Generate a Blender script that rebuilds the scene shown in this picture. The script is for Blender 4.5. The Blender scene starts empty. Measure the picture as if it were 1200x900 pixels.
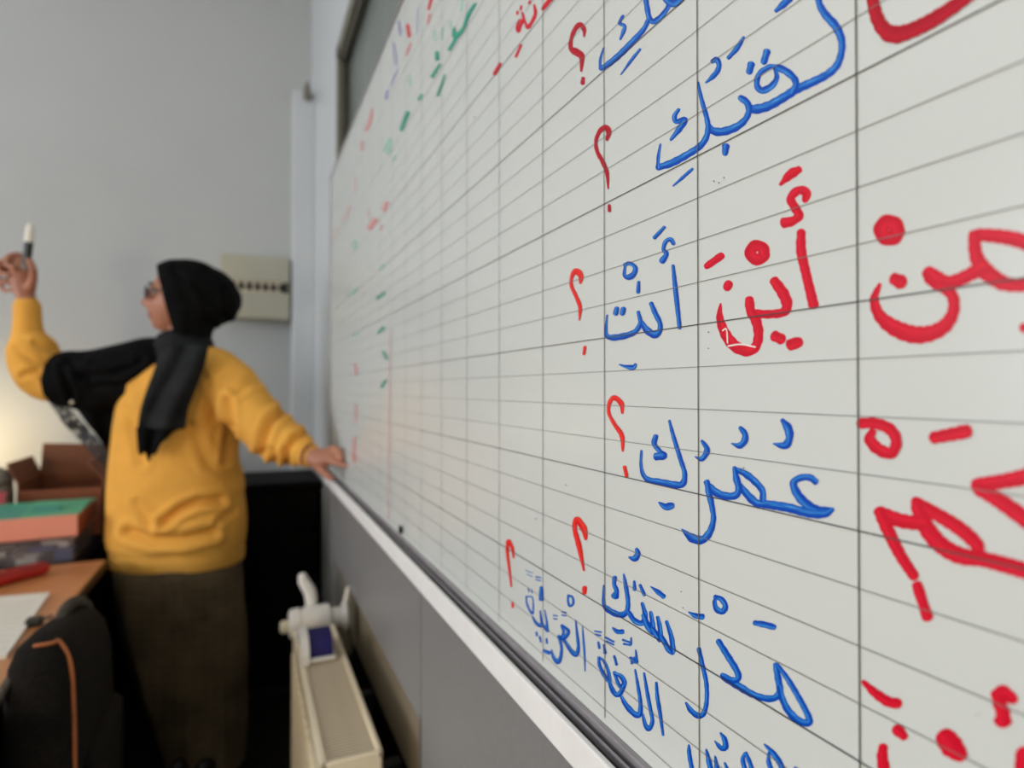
import bpy, bmesh, math, random
from mathutils import Vector, noise
random.seed(7)
S = bpy.context.scene
COL = S.collection
# ------------------------------------------------------------------ camera
YAW, PITCH, FPX, CAMZ = math.radians(24.288), 0.0093, 695.4, 1.25
cd = bpy.data.cameras.new('camera'); cam = bpy.data.objects.new('camera', cd); COL.objects.link(cam)
cam.location = (0, 0, CAMZ); cam.rotation_euler = (math.pi/2 + PITCH, 0, -YAW)
cd.sensor_width = 36; cd.lens = FPX*36/1200; cd.clip_start = 0.02
cd.dof.use_dof = True; cd.dof.focus_distance = 0.40; cd.dof.aperture_fstop = 4.2
S.camera = cam
# ------------------------------------------------------------------ world, light, exposure
S.view_settings.view_transform = 'Standard'; S.view_settings.look = 'None'
S.view_settings.gamma = 1; S.view_settings.exposure = 0.30
S.view_settings.use_curve_mapping = False
w = bpy.data.worlds.new('world'); S.world = w; w.use_nodes = True
w.node_tree.nodes['Background'].inputs[0].default_value = (0.75, 0.86, 1, 1)
w.node_tree.nodes['Background'].inputs[1].default_value = 0.4
def area(name, loc, rot, sx, sy, energy, col):
    l = bpy.data.lights.new(name, 'AREA'); l.shape = 'RECTANGLE'; l.size = sx; l.size_y = sy
    l.energy = energy; l.color = col
    o = bpy.data.objects.new(name, l); COL.objects.link(o); o.location = loc; o.rotation_euler = rot
    return o
RX0, RX1, RY0, RY1, RZ = -4.4, 0.30, -3.2, 3.10, 3.30      # the room
WIN = [(-2.0, -0.6), (0.6, 2.0)]                          # windows in the wall opposite the board
for i, (a, b) in enumerate(WIN):                            # daylight entering through each window
    area('daylight', (RX0-0.02, (a+b)/2, 1.75), (0, -math.pi/2, 0), 1.5, b-a-0.1, 54, (0.91, 0.94, 1.0))

# ------------------------------------------------------------------ pixel <-> world
CY, SY = math.cos(YAW), math.sin(YAW)
R_ = Vector((CY, -SY, 0)); F0 = Vector((SY, CY, 0)); U0 = Vector((0, 0, 1))
FW = F0*math.cos(PITCH) + U0*math.sin(PITCH); UP = U0*math.cos(PITCH) - F0*math.sin(PITCH)
CAM = Vector((0, 0, CAMZ))
def ray(x, y): return R_*((x-600)/FPX) + FW - UP*((y-450)/FPX)
def W(x, y, z): return CAM + ray(x, y)*z                   # a point at camera depth z
def onX(x, y, X): d = ray(x, y); return CAM + d*(X/d.x)     # on a plane parallel to the board
def onZ(x, y, Z): d = ray(x, y); return CAM + d*((Z-CAMZ)/d.z)
def px(p):
    d = Vector(p)-CAM; z = d.dot(FW)
    return 600+FPX*d.dot(R_)/z, 450-FPX*d.dot(UP)/z, z

# ------------------------------------------------------------------ materials
def mat(name, col, rough=0.6, metal=0.0, nscale=0, namt=0.15, bump=0.0, bscale=60, spec=0.5, alpha=1.0, coat=0.0):
    m = bpy.data.materials.new(name); m.use_nodes = True; nt = m.node_tree
    b = nt.nodes['Principled BSDF']
    b.inputs['Base Color'].default_value = (*col, 1); b.inputs['Roughness'].default_value = rough
    b.inputs['Metallic'].default_value = metal; b.inputs['Specular IOR Level'].default_value = spec
    b.inputs['Alpha'].default_value = alpha; b.inputs['Coat Weight'].default_value = coat
    tc = nt.nodes.new('ShaderNodeTexCoord')
    if nscale:
        n = nt.nodes.new('ShaderNodeTexNoise'); n.inputs['Scale'].default_value = nscale; n.inputs['Detail'].default_value = 5
        nt.links.new(tc.outputs['Object'], n.inputs['Vector'])
        r = nt.nodes.new('ShaderNodeValToRGB')
        r.color_ramp.elements[0].position = .3; r.color_ramp.elements[1].position = .7
        r.color_ramp.elements[0].color = (*[c*(1-namt) for c in col], 1)
        r.color_ramp.elements[1].color = (*[min(1, c*(1+namt)) for c in col], 1)
        nt.links.new(n.outputs['Fac'], r.inputs['Fac']); nt.links.new(r.outputs['Color'], b.inputs['Base Color'])
    if bump:
        n = nt.nodes.new('ShaderNodeTexNoise'); n.inputs['Scale'].default_value = bscale; n.inputs['Detail'].default_value = 4
        nt.links.new(tc.outputs['Object'], n.inputs['Vector'])
        bp = nt.nodes.new('ShaderNodeBump'); bp.inputs['Strength'].default_value = bump; bp.inputs['Distance'].default_value = 0.004
        nt.links.new(n.outputs['Fac'], bp.inputs['Height']); nt.links.new(bp.outputs['Normal'], b.inputs['Normal'])
    return m
def emit(name, col, s):
    m = bpy.data.materials.new(name); m.use_nodes = True
    b = m.node_tree.nodes['Principled BSDF']
    b.inputs['Emission Color'].default_value = (*col, 1); b.inputs['Emission Strength'].default_value = s
    b.inputs['Base Color'].default_value = (*col, 1)
    return m
def ink(name, dark, light, pale=None, streak=0.6):
    """marker ink: chisel-tip streaks along the stroke, darker at its edges"""
    m = bpy.data.materials.new(name); m.use_nodes = True; nt = m.node_tree; b = nt.nodes['Principled BSDF']
    uv = nt.nodes.new('ShaderNodeUVMap'); uv.uv_map = 'UVMap'
    mp = nt.nodes.new('ShaderNodeMapping'); mp.inputs['Scale'].default_value = (0.35, 9, 1)
    n = nt.nodes.new('ShaderNodeTexNoise'); n.inputs['Scale'].default_value = 2.2; n.inputs['Detail'].default_value = 3
    sx = nt.nodes.new('ShaderNodeSeparateXYZ')
    nt.links.new(uv.outputs[0], mp.inputs[0]); nt.links.new(mp.outputs[0], n.inputs['Vector']); nt.links.new(uv.outputs[0], sx.inputs[0])
    def mth(op, a, bb):
        k = nt.nodes.new('ShaderNodeMath'); k.operation = op; k.use_clamp = False
        for i, v in enumerate((a, bb)):
            if isinstance(v, (int, float)): k.inputs[i].default_value = v
            else: nt.links.new(v, k.inputs[i])
        return k.outputs[0]
    d = mth('ABSOLUTE', mth('SUBTRACT', sx.outputs['Y'], 0.66), 0)       # 0 in the middle
    core = mth('SUBTRACT', 1.0, mth('MULTIPLY', d, 3.0))
    v = mth('MULTIPLY', core, mth('MULTIPLY', mth('SUBTRACT', n.outputs['Fac'], 0.36), 4.2))
    v = mth('MULTIPLY', v, streak)
    r = nt.nodes.new('ShaderNodeValToRGB')
    r.color_ramp.elements[0].color = (*dark, 1); r.color_ramp.elements[1].color = (*light, 1); b.inputs['Specular IOR Level'].default_value = 0.25
    if pale:
        r.color_ramp.elements[1].position = 0.55; e_ = r.color_ramp.elements.new(1.0); e_.color = (*pale, 1)
    nt.links.new(v, r.inputs['Fac']); nt.links.new(r.outputs['Color'], b.inputs['Base Color'])
    b.inputs['Roughness'].default_value = 0.35
    return m
M = dict(
    wall=mat('wall paint', (0.505, 0.52, 0.51), 0.55, nscale=3, namt=0.02, bump=0.05, bscale=140),
    wall_r=mat('glossy wall paint', (0.62, 0.65, 0.66), 0.28, nscale=3, namt=0.02, bump=0.04, bscale=120),
    beige=mat('beige skirting paint', (0.27, 0.225, 0.155), 0.5, nscale=6, namt=0.05),
    dado=mat('grey laminate', (0.23, 0.225, 0.22), 0.38, nscale=180, namt=0.06, bump=0.03, bscale=300),
    floor=mat('dark vinyl floor', (0.012, 0.010, 0.008), 0.5, spec=0.2, nscale=14, namt=0.3),
    ceiling=mat('ceiling paint', (0.8, 0.8, 0.78), 0.8),
    board=mat('whiteboard enamel', (0.60, 0.63, 0.605), 0.24, nscale=2.2, namt=0.012, spec=0.45),
    rule=mat('printed rule', (0.05, 0.048, 0.045), 0.4),
    rulef=mat('fine printed rule', (0.16, 0.155, 0.145), 0.4),
    rulev=mat('upright printed rule', (0.10, 0.098, 0.09), 0.4),
    alu=mat('aluminium rail', (0.30, 0.285, 0.30), 0.3, metal=0.25, nscale=40, namt=0.1),
    railwhite=mat('white plastic strip', (0.84, 0.83, 0.81), 0.4, nscale=30, namt=0.03),
    gutter=mat('dark gutter', (0.035, 0.032, 0.032), 0.5, nscale=60, namt=0.4),
    wframe=mat('dark window frame', (0.055, 0.053, 0.038), 0.4, nscale=20, namt=0.15),
    wframe2=mat('olive window frame', (0.16, 0.16, 0.12), 0.4, nscale=20, namt=0.1),
    glass=mat('frosted pane', (0.17, 0.20, 0.185), 0.25, nscale=8, namt=0.08),
    boxp=mat('beige plastic', (0.46, 0.44, 0.34), 0.5, nscale=12, namt=0.03),
    black=mat('black plastic', (0.012, 0.012, 0.012), 0.4),
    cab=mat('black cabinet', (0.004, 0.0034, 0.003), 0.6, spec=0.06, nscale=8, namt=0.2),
    oak=mat('orange wood', (0.56, 0.235, 0.085), 0.33, nscale=5, namt=0.12),
    oakedge=mat('dark wood edge', (0.05, 0.025, 0.012), 0.5),
    rad=mat('radiator enamel', (0.95, 0.83, 0.60), 0.35, nscale=10, namt=0.03),
    radin=mat('radiator grille', (0.76, 0.65, 0.47), 0.45, nscale=30, namt=0.05),
    valve=mat('white valve plastic', (0.86, 0.83, 0.77), 0.35),
    cream=mat('cream plastic', (0.66, 0.60, 0.44), 0.4),
    salmon=mat('salmon cardboard', (0.80, 0.30, 0.20), 0.6, nscale=8, namt=0.04),
    maroon=mat('rust cardboard', (0.24, 0.062, 0.018), 0.65, nscale=6, namt=0.2),
    brown=mat('brown cardboard', (0.20, 0.062, 0.018), 0.7, nscale=5, namt=0.25),
    green=mat('green lining', (0.10, 0.44, 0.24), 0.6, nscale=7, namt=0.12),
    teal=mat('teal paper', (0.06, 0.33, 0.24), 0.6, nscale=7, namt=0.12),
    clear=mat('clear plastic', (0.20, 0.18, 0.19), 0.12, nscale=10, namt=0.2, alpha=0.45),
    paper=mat('white paper', (0.83, 0.80, 0.70), 0.7, nscale=9, namt=0.02),
    redc=mat('red fabric', (0.42, 0.018, 0.012), 0.5, nscale=14, namt=0.15),
    pinkred=mat('crimson cover', (0.45, 0.05, 0.07), 0.5, nscale=14, namt=0.1),
    grey=mat('grey felt', (0.20, 0.18, 0.15), 0.8, nscale=20, namt=0.2),
    bluep=mat('blue felt', (0.010, 0.006, 0.11), 0.7, nscale=30, namt=0.2),
    blueb=mat('blue card', (0.04, 0.09, 0.28), 0.5),
    mesh=mat('dark mesh fabric', (0.008, 0.0065, 0.005), 0.85, spec=0.15, nscale=160, namt=0.5, bump=0.5, bscale=400),
    greymesh=mat('grey webbing', (0.07, 0.06, 0.045), 0.8, spec=0.2, nscale=120, namt=0.3, bump=0.4, bscale=300),
    orange=mat('orange piping', (0.42, 0.13, 0.035), 0.6, nscale=30, namt=0.15),
    steel=mat('dark steel', (0.06, 0.06, 0.065), 0.35, metal=0.6),
    skin=mat('skin', (0.42, 0.172, 0.10), 0.5, nscale=25, namt=0.08),
    lip=mat('lips', (0.26, 0.075, 0.05), 0.5),
    eyew=mat('eye white', (0.45, 0.42, 0.40), 0.3), iris=mat('iris', (0.03, 0.015, 0.01), 0.2),
    brow=mat('brow hair', (0.02, 0.012, 0.008), 0.8),
    lens=mat('spectacle lens', (0.34, 0.22, 0.40), 0.1, alpha=0.4),
    knit=mat('mustard knit', (0.80, 0.40, 0.072), 0.9, nscale=9, namt=0.07, bump=0.25, bscale=240, spec=0.15),
    scarf=mat('black scarf', (0.0035, 0.0035, 0.0036), 0.8, nscale=12, namt=0.3, bump=0.25, bscale=60, spec=0.08),
    wrap=mat('charcoal scarf', (0.015, 0.016, 0.017), 0.8, nscale=14, namt=0.35, bump=0.3, bscale=70, spec=0.12),
    lace=mat('black lace', (0.02, 0.02, 0.02), 0.8),
    band=mat('dark red bracelet', (0.16, 0.02, 0.025), 0.5),
    shoe=mat('black shoe', (0.01, 0.01, 0.01), 0.4),
    lamp=emit('lamp diffuser', (0.93, 0.97, 1.0), 1.7),
    bulb=emit('warm bulb', (1.0, 0.76, 0.42), 130),
    globe=emit('warm globe', (1.0, 0.78, 0.52), 37),
    blue=ink('blue marker ink', (0.0, 0.058, 0.41), (0.02, 0.19, 0.60), pale=(0.11, 0.40, 0.78), streak=1.0),
    red=ink('red marker ink', (0.56, 0.004, 0.022), (0.78, 0.016, 0.044), streak=0.9),
    red2=ink('bright red marker ink', (0.68, 0.012, 0.012), (0.95, 0.07, 0.045), streak=0.9),
    dred=ink('dark red marker ink', (0.40, 0.003, 0.016), (0.56, 0.008, 0.028), streak=0.9),
    gink=ink('green marker ink', (0.0, 0.28, 0.18), (0.12, 0.50, 0.38)),
    pgink=ink('wiped green ink', (0.32, 0.55, 0.43), (0.42, 0.60, 0.50)),
    pink=ink('wiped red ink', (0.62, 0.24, 0.24), (0.66, 0.40, 0.37)),
    ppink=ink('faded red ink', (0.62, 0.42, 0.40), (0.66, 0.52, 0.48)),
    violet=ink('wiped violet ink', (0.24, 0.25, 0.46), (0.40, 0.41, 0.55)),
    white=mat('scraped ink', (0.78, 0.76, 0.72), 0.4),
)
# woven skirt: a faint check of browns and greys
def tweed():
    m = mat('tweed', (0.12, 0.086, 0.048), 0.9, nscale=5, namt=0.5, bump=0.3, bscale=260, spec=0.1)
    nt = m.node_tree; b = nt.nodes['Principled BSDF']; tc = nt.nodes['Texture Coordinate']
    src = b.inputs['Base Color'].links[0].from_socket
    for ax in ('X', 'Z'):
        wv = nt.nodes.new('ShaderNodeTexWave'); wv.bands_direction = ax; wv.inputs['Scale'].default_value = 11; wv.inputs['Distortion'].default_value = 3.5; wv.inputs['Detail'].default_value = 3
        nt.links.new(tc.outputs['Object'], wv.inputs['Vector'])
        mx = nt.nodes.new('ShaderNodeMixRGB'); mx.blend_type = 'OVERLAY'; mx.inputs[0].default_value = 0.05
        nt.links.new(src, mx.inputs[1]); nt.links.new(wv.outputs['Color'], mx.inputs[2]); src = mx.outputs[0]
    nt.links.new(src, b.inputs['Base Color'])
    return m
M['tweed'] = tweed()
# lace: holes through the cloth
def lace():
    m = M['lace']; nt = m.node_tree; b = nt.nodes['Principled BSDF']; tc = nt.nodes['Texture Coordinate']
    v = nt.nodes.new('ShaderNodeTexVoronoi'); v.feature = 'DISTANCE_TO_EDGE'; v.inputs['Scale'].default_value = 38
    nt.links.new(tc.outputs['Object'], v.inputs['Vector'])
    r = nt.nodes.new('ShaderNodeValToRGB'); r.color_ramp.elements[0].position = .10; r.color_ramp.elements[1].position = .16
    r.color_ramp.elements[0].color = (1, 1, 1, 1); r.color_ramp.elements[1].color = (.3, .3, .3, 1)
    nt.links.new(v.outputs['Distance'], r.inputs['Fac']); nt.links.new(r.outputs['Color'], b.inputs['Alpha'])
lace()

# ------------------------------------------------------------------ mesh helpers
ORG = {}
def mk(name, data, m, parent=None, loc=None, smooth=False, uvs=None, shared=None):
    """data = (verts, faces) in world space -> ONE mesh object"""
    V, Fc = data
    if parent is not None: o0 = ORG[parent.name]
    elif loc is not None: o0 = Vector(loc)
    else:
        xs = [v[0] for v in V]; ys = [v[1] for v in V]; zs = [v[2] for v in V]
        o0 = Vector(((min(xs)+max(xs))/2, (min(ys)+max(ys))/2, min(zs)))
    me = bpy.data.meshes.new(name)
    me.from_pydata([tuple(Vector(v)-o0) for v in V], [], Fc)
    ms = m if isinstance(m, (list, tuple)) else [m]
    for q in ms: me.materials.append(M[q] if isinstance(q, str) else q)
    if uvs:
        l = me.uv_layers.new(name='UVMap')
        for p in me.polygons:
            for li in p.loop_indices: l.data[li].uv = uvs[me.loops[li].vertex_index]
    if smooth:
        for p in me.polygons: p.use_smooth = True
    me.update()
    o = bpy.data.objects.new(name, me); COL.objects.link(o)
    if parent is not None: o.parent = parent; ORG[o.name] = o0
    else: o.location = o0; ORG[o.name] = o0
    return o
def empty(name, loc, label, cat, group=None):
    o = bpy.data.objects.new(name, None); COL.objects.link(o); o.location = loc; o.empty_display_size = 0.1
    ORG[o.name] = Vector(loc); return tag(o, label, cat, group)
def tag(o, label, cat=None, group=None):
    o['label'] = label
    if cat: o['category'] = cat
    if group: o['group'] = group
    return o
def struct(o, label=None):
    o['kind'] = 'structure'
    if label: o['label'] = label
    return o
def merge(*ds):
    V, Fc = [], []
    for v, f in ds:
        n = len(V); V += [Vector(p) for p in v]; Fc += [tuple(i+n for i in q) for q in f]
    return V, Fc
def box(x0, x1, y0, y1, z0, z1, bev=0.0, seg=2, rot=0, piv=None):
    bm = bmesh.new(); bmesh.ops.create_cube(bm, size=1)
    for v in bm.verts:
        v.co = Vector(((x0+x1)/2+v.co.x*(x1-x0), (y0+y1)/2+v.co.y*(y1-y0), (z0+z1)/2+v.co.z*(z1-z0)))
    if bev: bmesh.ops.bevel(bm, geom=list(bm.edges), offset=bev, segments=seg, affect='EDGES', profile=0.5)
    V = [v.co.copy() for v in bm.verts]; bm.verts.index_update(); Fc = [tuple(v.index for v in f.verts) for f in bm.faces]
    bm.free()
    if rot:
        c = Vector(piv if piv else ((x0+x1)/2, (y0+y1)/2, 0)); ca, sa = math.cos(rot), math.sin(rot)
        V = [Vector((c.x+(v.x-c.x)*ca-(v.y-c.y)*sa, c.y+(v.x-c.x)*sa+(v.y-c.y)*ca, v.z)) for v in V]
    return V, Fc
def hexa(b, t):
    """solid from four bottom and four top corners"""
    V = list(b)+list(t)
    return V, [(3, 2, 1, 0), (4, 5, 6, 7), (0, 1, 5, 4), (1, 2, 6, 5), (2, 3, 7, 6), (3, 0, 4, 7)]
def loft(rings, cap=True, closed=True):
    n = len(rings[0]); V = [p for r in rings for p in r]; Fc = []
    for i in range(len(rings)-1):
        for j in range(n if closed else n-1):
            k = (j+1) % n
            Fc.append((i*n+j, i*n+k, (i+1)*n+k, (i+1)*n+j))
    if cap and closed:
        Fc.append(tuple(range(n-1, -1, -1))); Fc.append(tuple((len(rings)-1)*n+j for j in range(n)))
    return V, Fc
def ring(c, a, b, n=20, e=1.0):
    out = []
    for i in range(n):
        t = 2*math.pi*i/n; ct, st = math.cos(t), math.sin(t)
        ct = math.copysign(abs(ct)**e, ct); st = math.copysign(abs(st)**e, st)
        out.append(Vector(c)+Vector(a)*ct+Vector(b)*st)
    return out
def crom(P, n=6):
    """Catmull-Rom through tuples of any length"""
    P = [tuple(p) for p in P]; out = []
    if len(P) < 3: n = max(n, 4)
    for i in range(len(P)-1):
        p0 = P[i-1] if i else tuple(2*a-b for a, b in zip(P[0], P[1])); p1 = P[i]; p2 = P[i+1]
        p3 = P[i+2] if i+2 < len(P) else tuple(2*a-b for a, b in zip(P[-1], P[-2]))
        for k in range(n):
            t = k/n
            out.append(tuple(0.5*(2*b+(c-a)*t+(2*a-5*b+4*c-d)*t*t+(3*b-a-3*c+d)*t**3) for a, b, c, d in zip(p0, p1, p2, p3)))
    out.append(P[-1]); return out
def limb(pts, n=14, sm=5, round_ends=True, flat=1.0):
    """round tube through (point, radius) with rounded ends"""
    Q = [(*Vector(p), r) for p, r in pts]
    if sm: Q = crom(Q, sm)
    C = [Vector(q[:3]) for q in Q]; Rr = [max(q[3], 1e-4) for q in Q]
    if round_ends:
        d0 = (C[0]-C[1]).normalized(); d1 = (C[-1]-C[-2]).normalized(); r0, r1 = Rr[0], Rr[-1]
        ang = [80, 55, 28]
        pre = [(C[0]+d0*r0*math.sin(math.radians(a)), r0*math.cos(math.radians(a))) for a in ang]
        post = [(C[-1]+d1*r1*math.sin(math.radians(a)), r1*math.cos(math.radians(a))) for a in ang[::-1]]
        C = [p for p, _ in pre]+C+[p for p, _ in post]; Rr = [r for _, r in pre]+Rr+[r for _, r in post]
    rings = []; t0 = None; a = None
    for i, c in enumerate(C):
        t = (C[min(i+1, len(C)-1)]-C[max(i-1, 0)]).normalized()
        if a is None:
            a = t.orthogonal().normalized()
        else:
            a = (a - t*a.dot(t)).normalized()
        b = t.cross(a)
        rings.append(ring(c, a*Rr[i], b*Rr[i]*flat, n))
    return loft(rings)
def cyl(p0, p1, r, n=20, prof=None):
    """turned solid along p0->p1; prof = [(t, radius)]"""
    p0, p1 = Vector(p0), Vector(p1); t = (p1-p0).normalized(); a = t.orthogonal().normalized(); b = t.cross(a)
    prof = prof or [(0, r*0.9), (0.03, r), (0.97, r), (1, r*0.9)]
    return loft([ring(p0+(p1-p0)*q, a*rr, b*rr, n) for q, rr in prof])
def ell(c, a, b, d, nu=24, nv=14):
    c = Vector(c); a, b, d = Vector(a), Vector(b), Vector(d); rings = []
    for i in range(nv+1):
        f = -math.pi/2+math.pi*i/nv; f = max(min(f, math.pi/2-.04), -math.pi/2+.04)
        rings.append(ring(c+d*math.sin(f), a*math.cos(f), b*math.cos(f), nu))
    return loft(rings)
def remesh(d, vox, smooth=4, fac=0.5):
    me = bpy.data.meshes.new('tmp'); me.from_pydata([tuple(v) for v in d[0]], [], d[1]); me.update()
    bm = bmesh.new(); bm.from_mesh(me); bmesh.ops.recalc_face_normals(bm, faces=bm.faces); bm.to_mesh(me); bm.free()
    o = bpy.data.objects.new('tmp', me); COL.objects.link(o)
    md = o.modifiers.new('r', 'REMESH'); md.mode = 'VOXEL'; md.voxel_size = vox
    if smooth:
        s = o.modifiers.new('s', 'SMOOTH'); s.iterations = smooth; s.factor = fac
    e = o.evaluated_get(bpy.context.evaluated_depsgraph_get()); m2 = e.to_mesh()
    V = [v.co.copy() for v in m2.vertices]; Fc = [tuple(p.vertices) for p in m2.polygons]
    e.to_mesh_clear(); bpy.data.objects.remove(o); bpy.data.meshes.remove(me)
    return V, Fc
def normals(V, Fc):
    N = [Vector() for _ in V]
    for f in Fc:
        n = (V[f[1]]-V[f[0]]).cross(V[f[2]]-V[f[0]])
        for i in f: N[i] += n
    return [n.normalized() if n.length else n for n in N]
def sheet_thick(grid, th):
    """a cloth: grid of points [row][col] -> closed shell of thickness th"""
    r, c = len(grid), len(grid[0]); V = [Vector(p) for row in grid for p in row]; Fc = []
    for i in range(r-1):
        for j in range(c-1): Fc.append((i*c+j, i*c+j+1, (i+1)*c+j+1, (i+1)*c+j))
    N = normals(V, Fc); n = len(V); V2 = V+[v-k*th for v, k in zip(V, N)]
    F2 = Fc+[tuple(i+n for i in f[::-1]) for f in Fc]
    edge = [j for j in range(c)]+[i*c+c-1 for i in range(1, r)]+[(r-1)*c+j for j in range(c-2, -1, -1)]+[i*c for i in range(r-2, 0, -1)]
    for a, b in zip(edge, edge[1:]+edge[:1]): F2.append((a, a+n, b+n, b))
    return V2, F2

# ================================================================== THE ROOM
struct(mk('floor', box(RX0, RX1, RY0, RY1, -0.1, 0), 'floor'))
struct(mk('ceiling', box(RX0-.2, RX1+.2, RY0-.2, RY1+.2, RZ, RZ+0.1), 'ceiling'))
struct(mk('wall_back', box(RX0, RX1+.12, RY1, RY1+0.12, 0, RZ), 'wall'))
struct(mk('wall_front', box(RX0, RX1+.12, RY0-0.12, RY0, 0, RZ), 'wall'))
# the board's wall, with an opening for the high window
WY0, WY1, WZ0, WZ1 = 0.90, 2.13, 1.90, 2.44
struct(mk('wall_right', merge(box(RX1, RX1+.12, RY0, RY1, 0, WZ0), box(RX1, RX1+.12, RY0, RY1, WZ1, RZ),
          box(RX1, RX1+.12, RY0, WY0, WZ0, WZ1), box(RX1, RX1+.12, WY1, RY1, WZ0, WZ1)), 'wall_r'))
# opposite wall with the two windows daylight comes through
wl = []; ys = [RY0]+[v for ab in WIN for v in ab]+[RY1]
for i in range(0, len(ys), 2): wl.append(box(RX0-.15, RX0, ys[i], ys[i+1], 0, RZ))
for a, b in WIN: wl += [box(RX0-.15, RX0, a, b, 0, 0.95), box(RX0-.15, RX0, a, b, 2.55, RZ)]
struct(mk('wall_left', merge(*wl), 'wall'))
for k, (a, b) in enumerate(WIN):
    f = struct(mk('window_%d' % (k+2), merge(box(RX0-.1, RX0-.05, a, a+.05, .95, 2.55), box(RX0-.1, RX0-.05, b-.05, b, .95, 2.55),
        box(RX0-.1, RX0-.05, a, b, .95, 1.0), box(RX0-.1, RX0-.05, a, b, 2.5, 2.55), box(RX0-.1, RX0-.05, (a+b)/2-.025, (a+b)/2+.025, .95, 2.55)), 'railwhite'))
# high window above the board: double frame, frosted pane
def frame(y0, y1, z0, z1, wd, x0, x1):
    return merge(box(x0, x1, y0, y1, z0, z0+wd, .003), box(x0, x1, y0, y1, z1-wd, z1, .003),
                 box(x0, x1, y0, y0+wd, z0, z1, .003), box(x0, x1, y1-wd, y1, z0, z1, .003))
wf = struct(mk('window_1', frame(WY0, WY1, WZ0, WZ1, 0.055, RX1-.012, RX1+.05), 'wframe2'))
mk('sash', frame(WY0+.05, WY1-.05, WZ0+.05, WZ1-.05, 0.035, RX1-.002, RX1+.045), 'wframe', wf)
mk('pane', box(RX1+.022, RX1+.03, WY0+.08, WY1-.08, WZ0+.08, WZ1-.08), 'glass', wf)
# pilaster in the corner, with a small dark fixing on its top
pl = struct(mk('trim_1', box(0.2055, RX1, 2.95, RY1, 0, 2.66, .004), 'wall_r'))
pk = W(360, 106, 2.80)
mk('fixing', merge(limb([(pk+Vector((0, 0, -.03)), .018), (pk+Vector((0, 0, .012)), .014), (pk+Vector((0, 0, .035)), .006)], 12)), 'grey', pl)
# grey laminate dado below the board, cut out around the radiator
BX = 0.2644
DZ, NY0, NY1, NZ = 0.955, 0.975, 2.02, 0.70
dd = merge(box(0.272, RX1, -2.4, NY0-.002, 0, DZ), box(0.272, RX1, NY0+.002, 2.075, NZ, DZ), box(0.272, RX1, NY1, 2.075, 0, NZ))
dado = struct(mk('trim_2', dd, 'dado'))
mk('edge_strip', box(0.2705, 0.276, NY0, NY1, NZ-.006, NZ, .002), 'dado', dado)
mk('joint', box(0.2712, 0.276, NY0-.003, NY0+.003, 0, NZ), 'gutter', dado)
struct(mk('baseboard_right', box(RX1-.004, RX1-.0002, NY0, NY1, 0.506, NZ), 'beige'))
struct(mk('niche_shade', box(RX1-.006, RX1-.0002, NY0, NY1, 0.0, 0.504), 'cab'))  # black band painted in for the shade of the niche behind the radiator

# ================================================================== WHITEBOARD
s = 0.027
BY0, BY1, BZ0, BZ1 = -0.95, 2.07, CAMZ-9.95*s, CAMZ+26.45*s
wb = empty('whiteboard', (0.28, (BY0+BY1)/2, BZ0), 'long ruled white writing board covered in red and blue Arabic handwriting', 'whiteboard')
pn = mk('panel', box(BX, RX1-.001, BY0, BY1, BZ0, BZ1), 'board', wb)
mk('edge_trim', merge(box(BX-.003, RX1-.001, BY0-.006, BY1+.006, BZ1, BZ1+.006, .0015), box(BX-.003, RX1-.001, BY1, BY1+.006, BZ0, BZ1, .0015),
                      box(BX-.003, RX1-.001, BY0-.006, BY0, BZ0, BZ1, .0015)), 'alu', wb)
# marker rail: aluminium lip against the board, dark gutter, white front strip
rl = mk('marker_rail', box(BX-.020, RX1-.001, BY0, BY1, BZ0-.030, BZ0-.010), 'gutter', wb)
mk('rail_lip', merge(box(BX-.005, BX+.004, BY0, BY1, BZ0-.012, BZ0+.001, .0015), box(BX-.0115, BX-.0095, BY0, BY1, BZ0-.012, BZ0-.004, .0005)), 'alu', rl)
mk('rail_strip', box(BX-.024, BX-.0185, BY0, BY1, BZ0-.034, BZ0-.004, .0015), 'railwhite', rl)
# ruled lines, printed on the board (a hair in front of the ink so that they read through it)
gy0 = 6.9616*s; gz0 = CAMZ+1.5346*s; LX = BX-0.0008
def film(y0, y1, z0, z1): return [Vector((LX, y0, z0)), Vector((LX, y0, z1)), Vector((LX, y1, z1)), Vector((LX, y1, z0))], [(0, 1, 2, 3)]
for v in range(-24, 12):
    z = gz0-v*s; h = 0.00034 if v % 4 == 0 else 0.00020
    mk('ruled_line', film(BY0+.01, BY1-.004, z-h, z+h), 'rule' if v % 4 == 0 else 'rulef', wb)
for u in range(-9, 18):
    y = gy0+u*4*s
    if BY0+.01 < y < BY1-.01: mk('ruled_line', film(y-.00042, y+.00042, BZ0+.006, BZ1-.003), 'rulev', wb)

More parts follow.
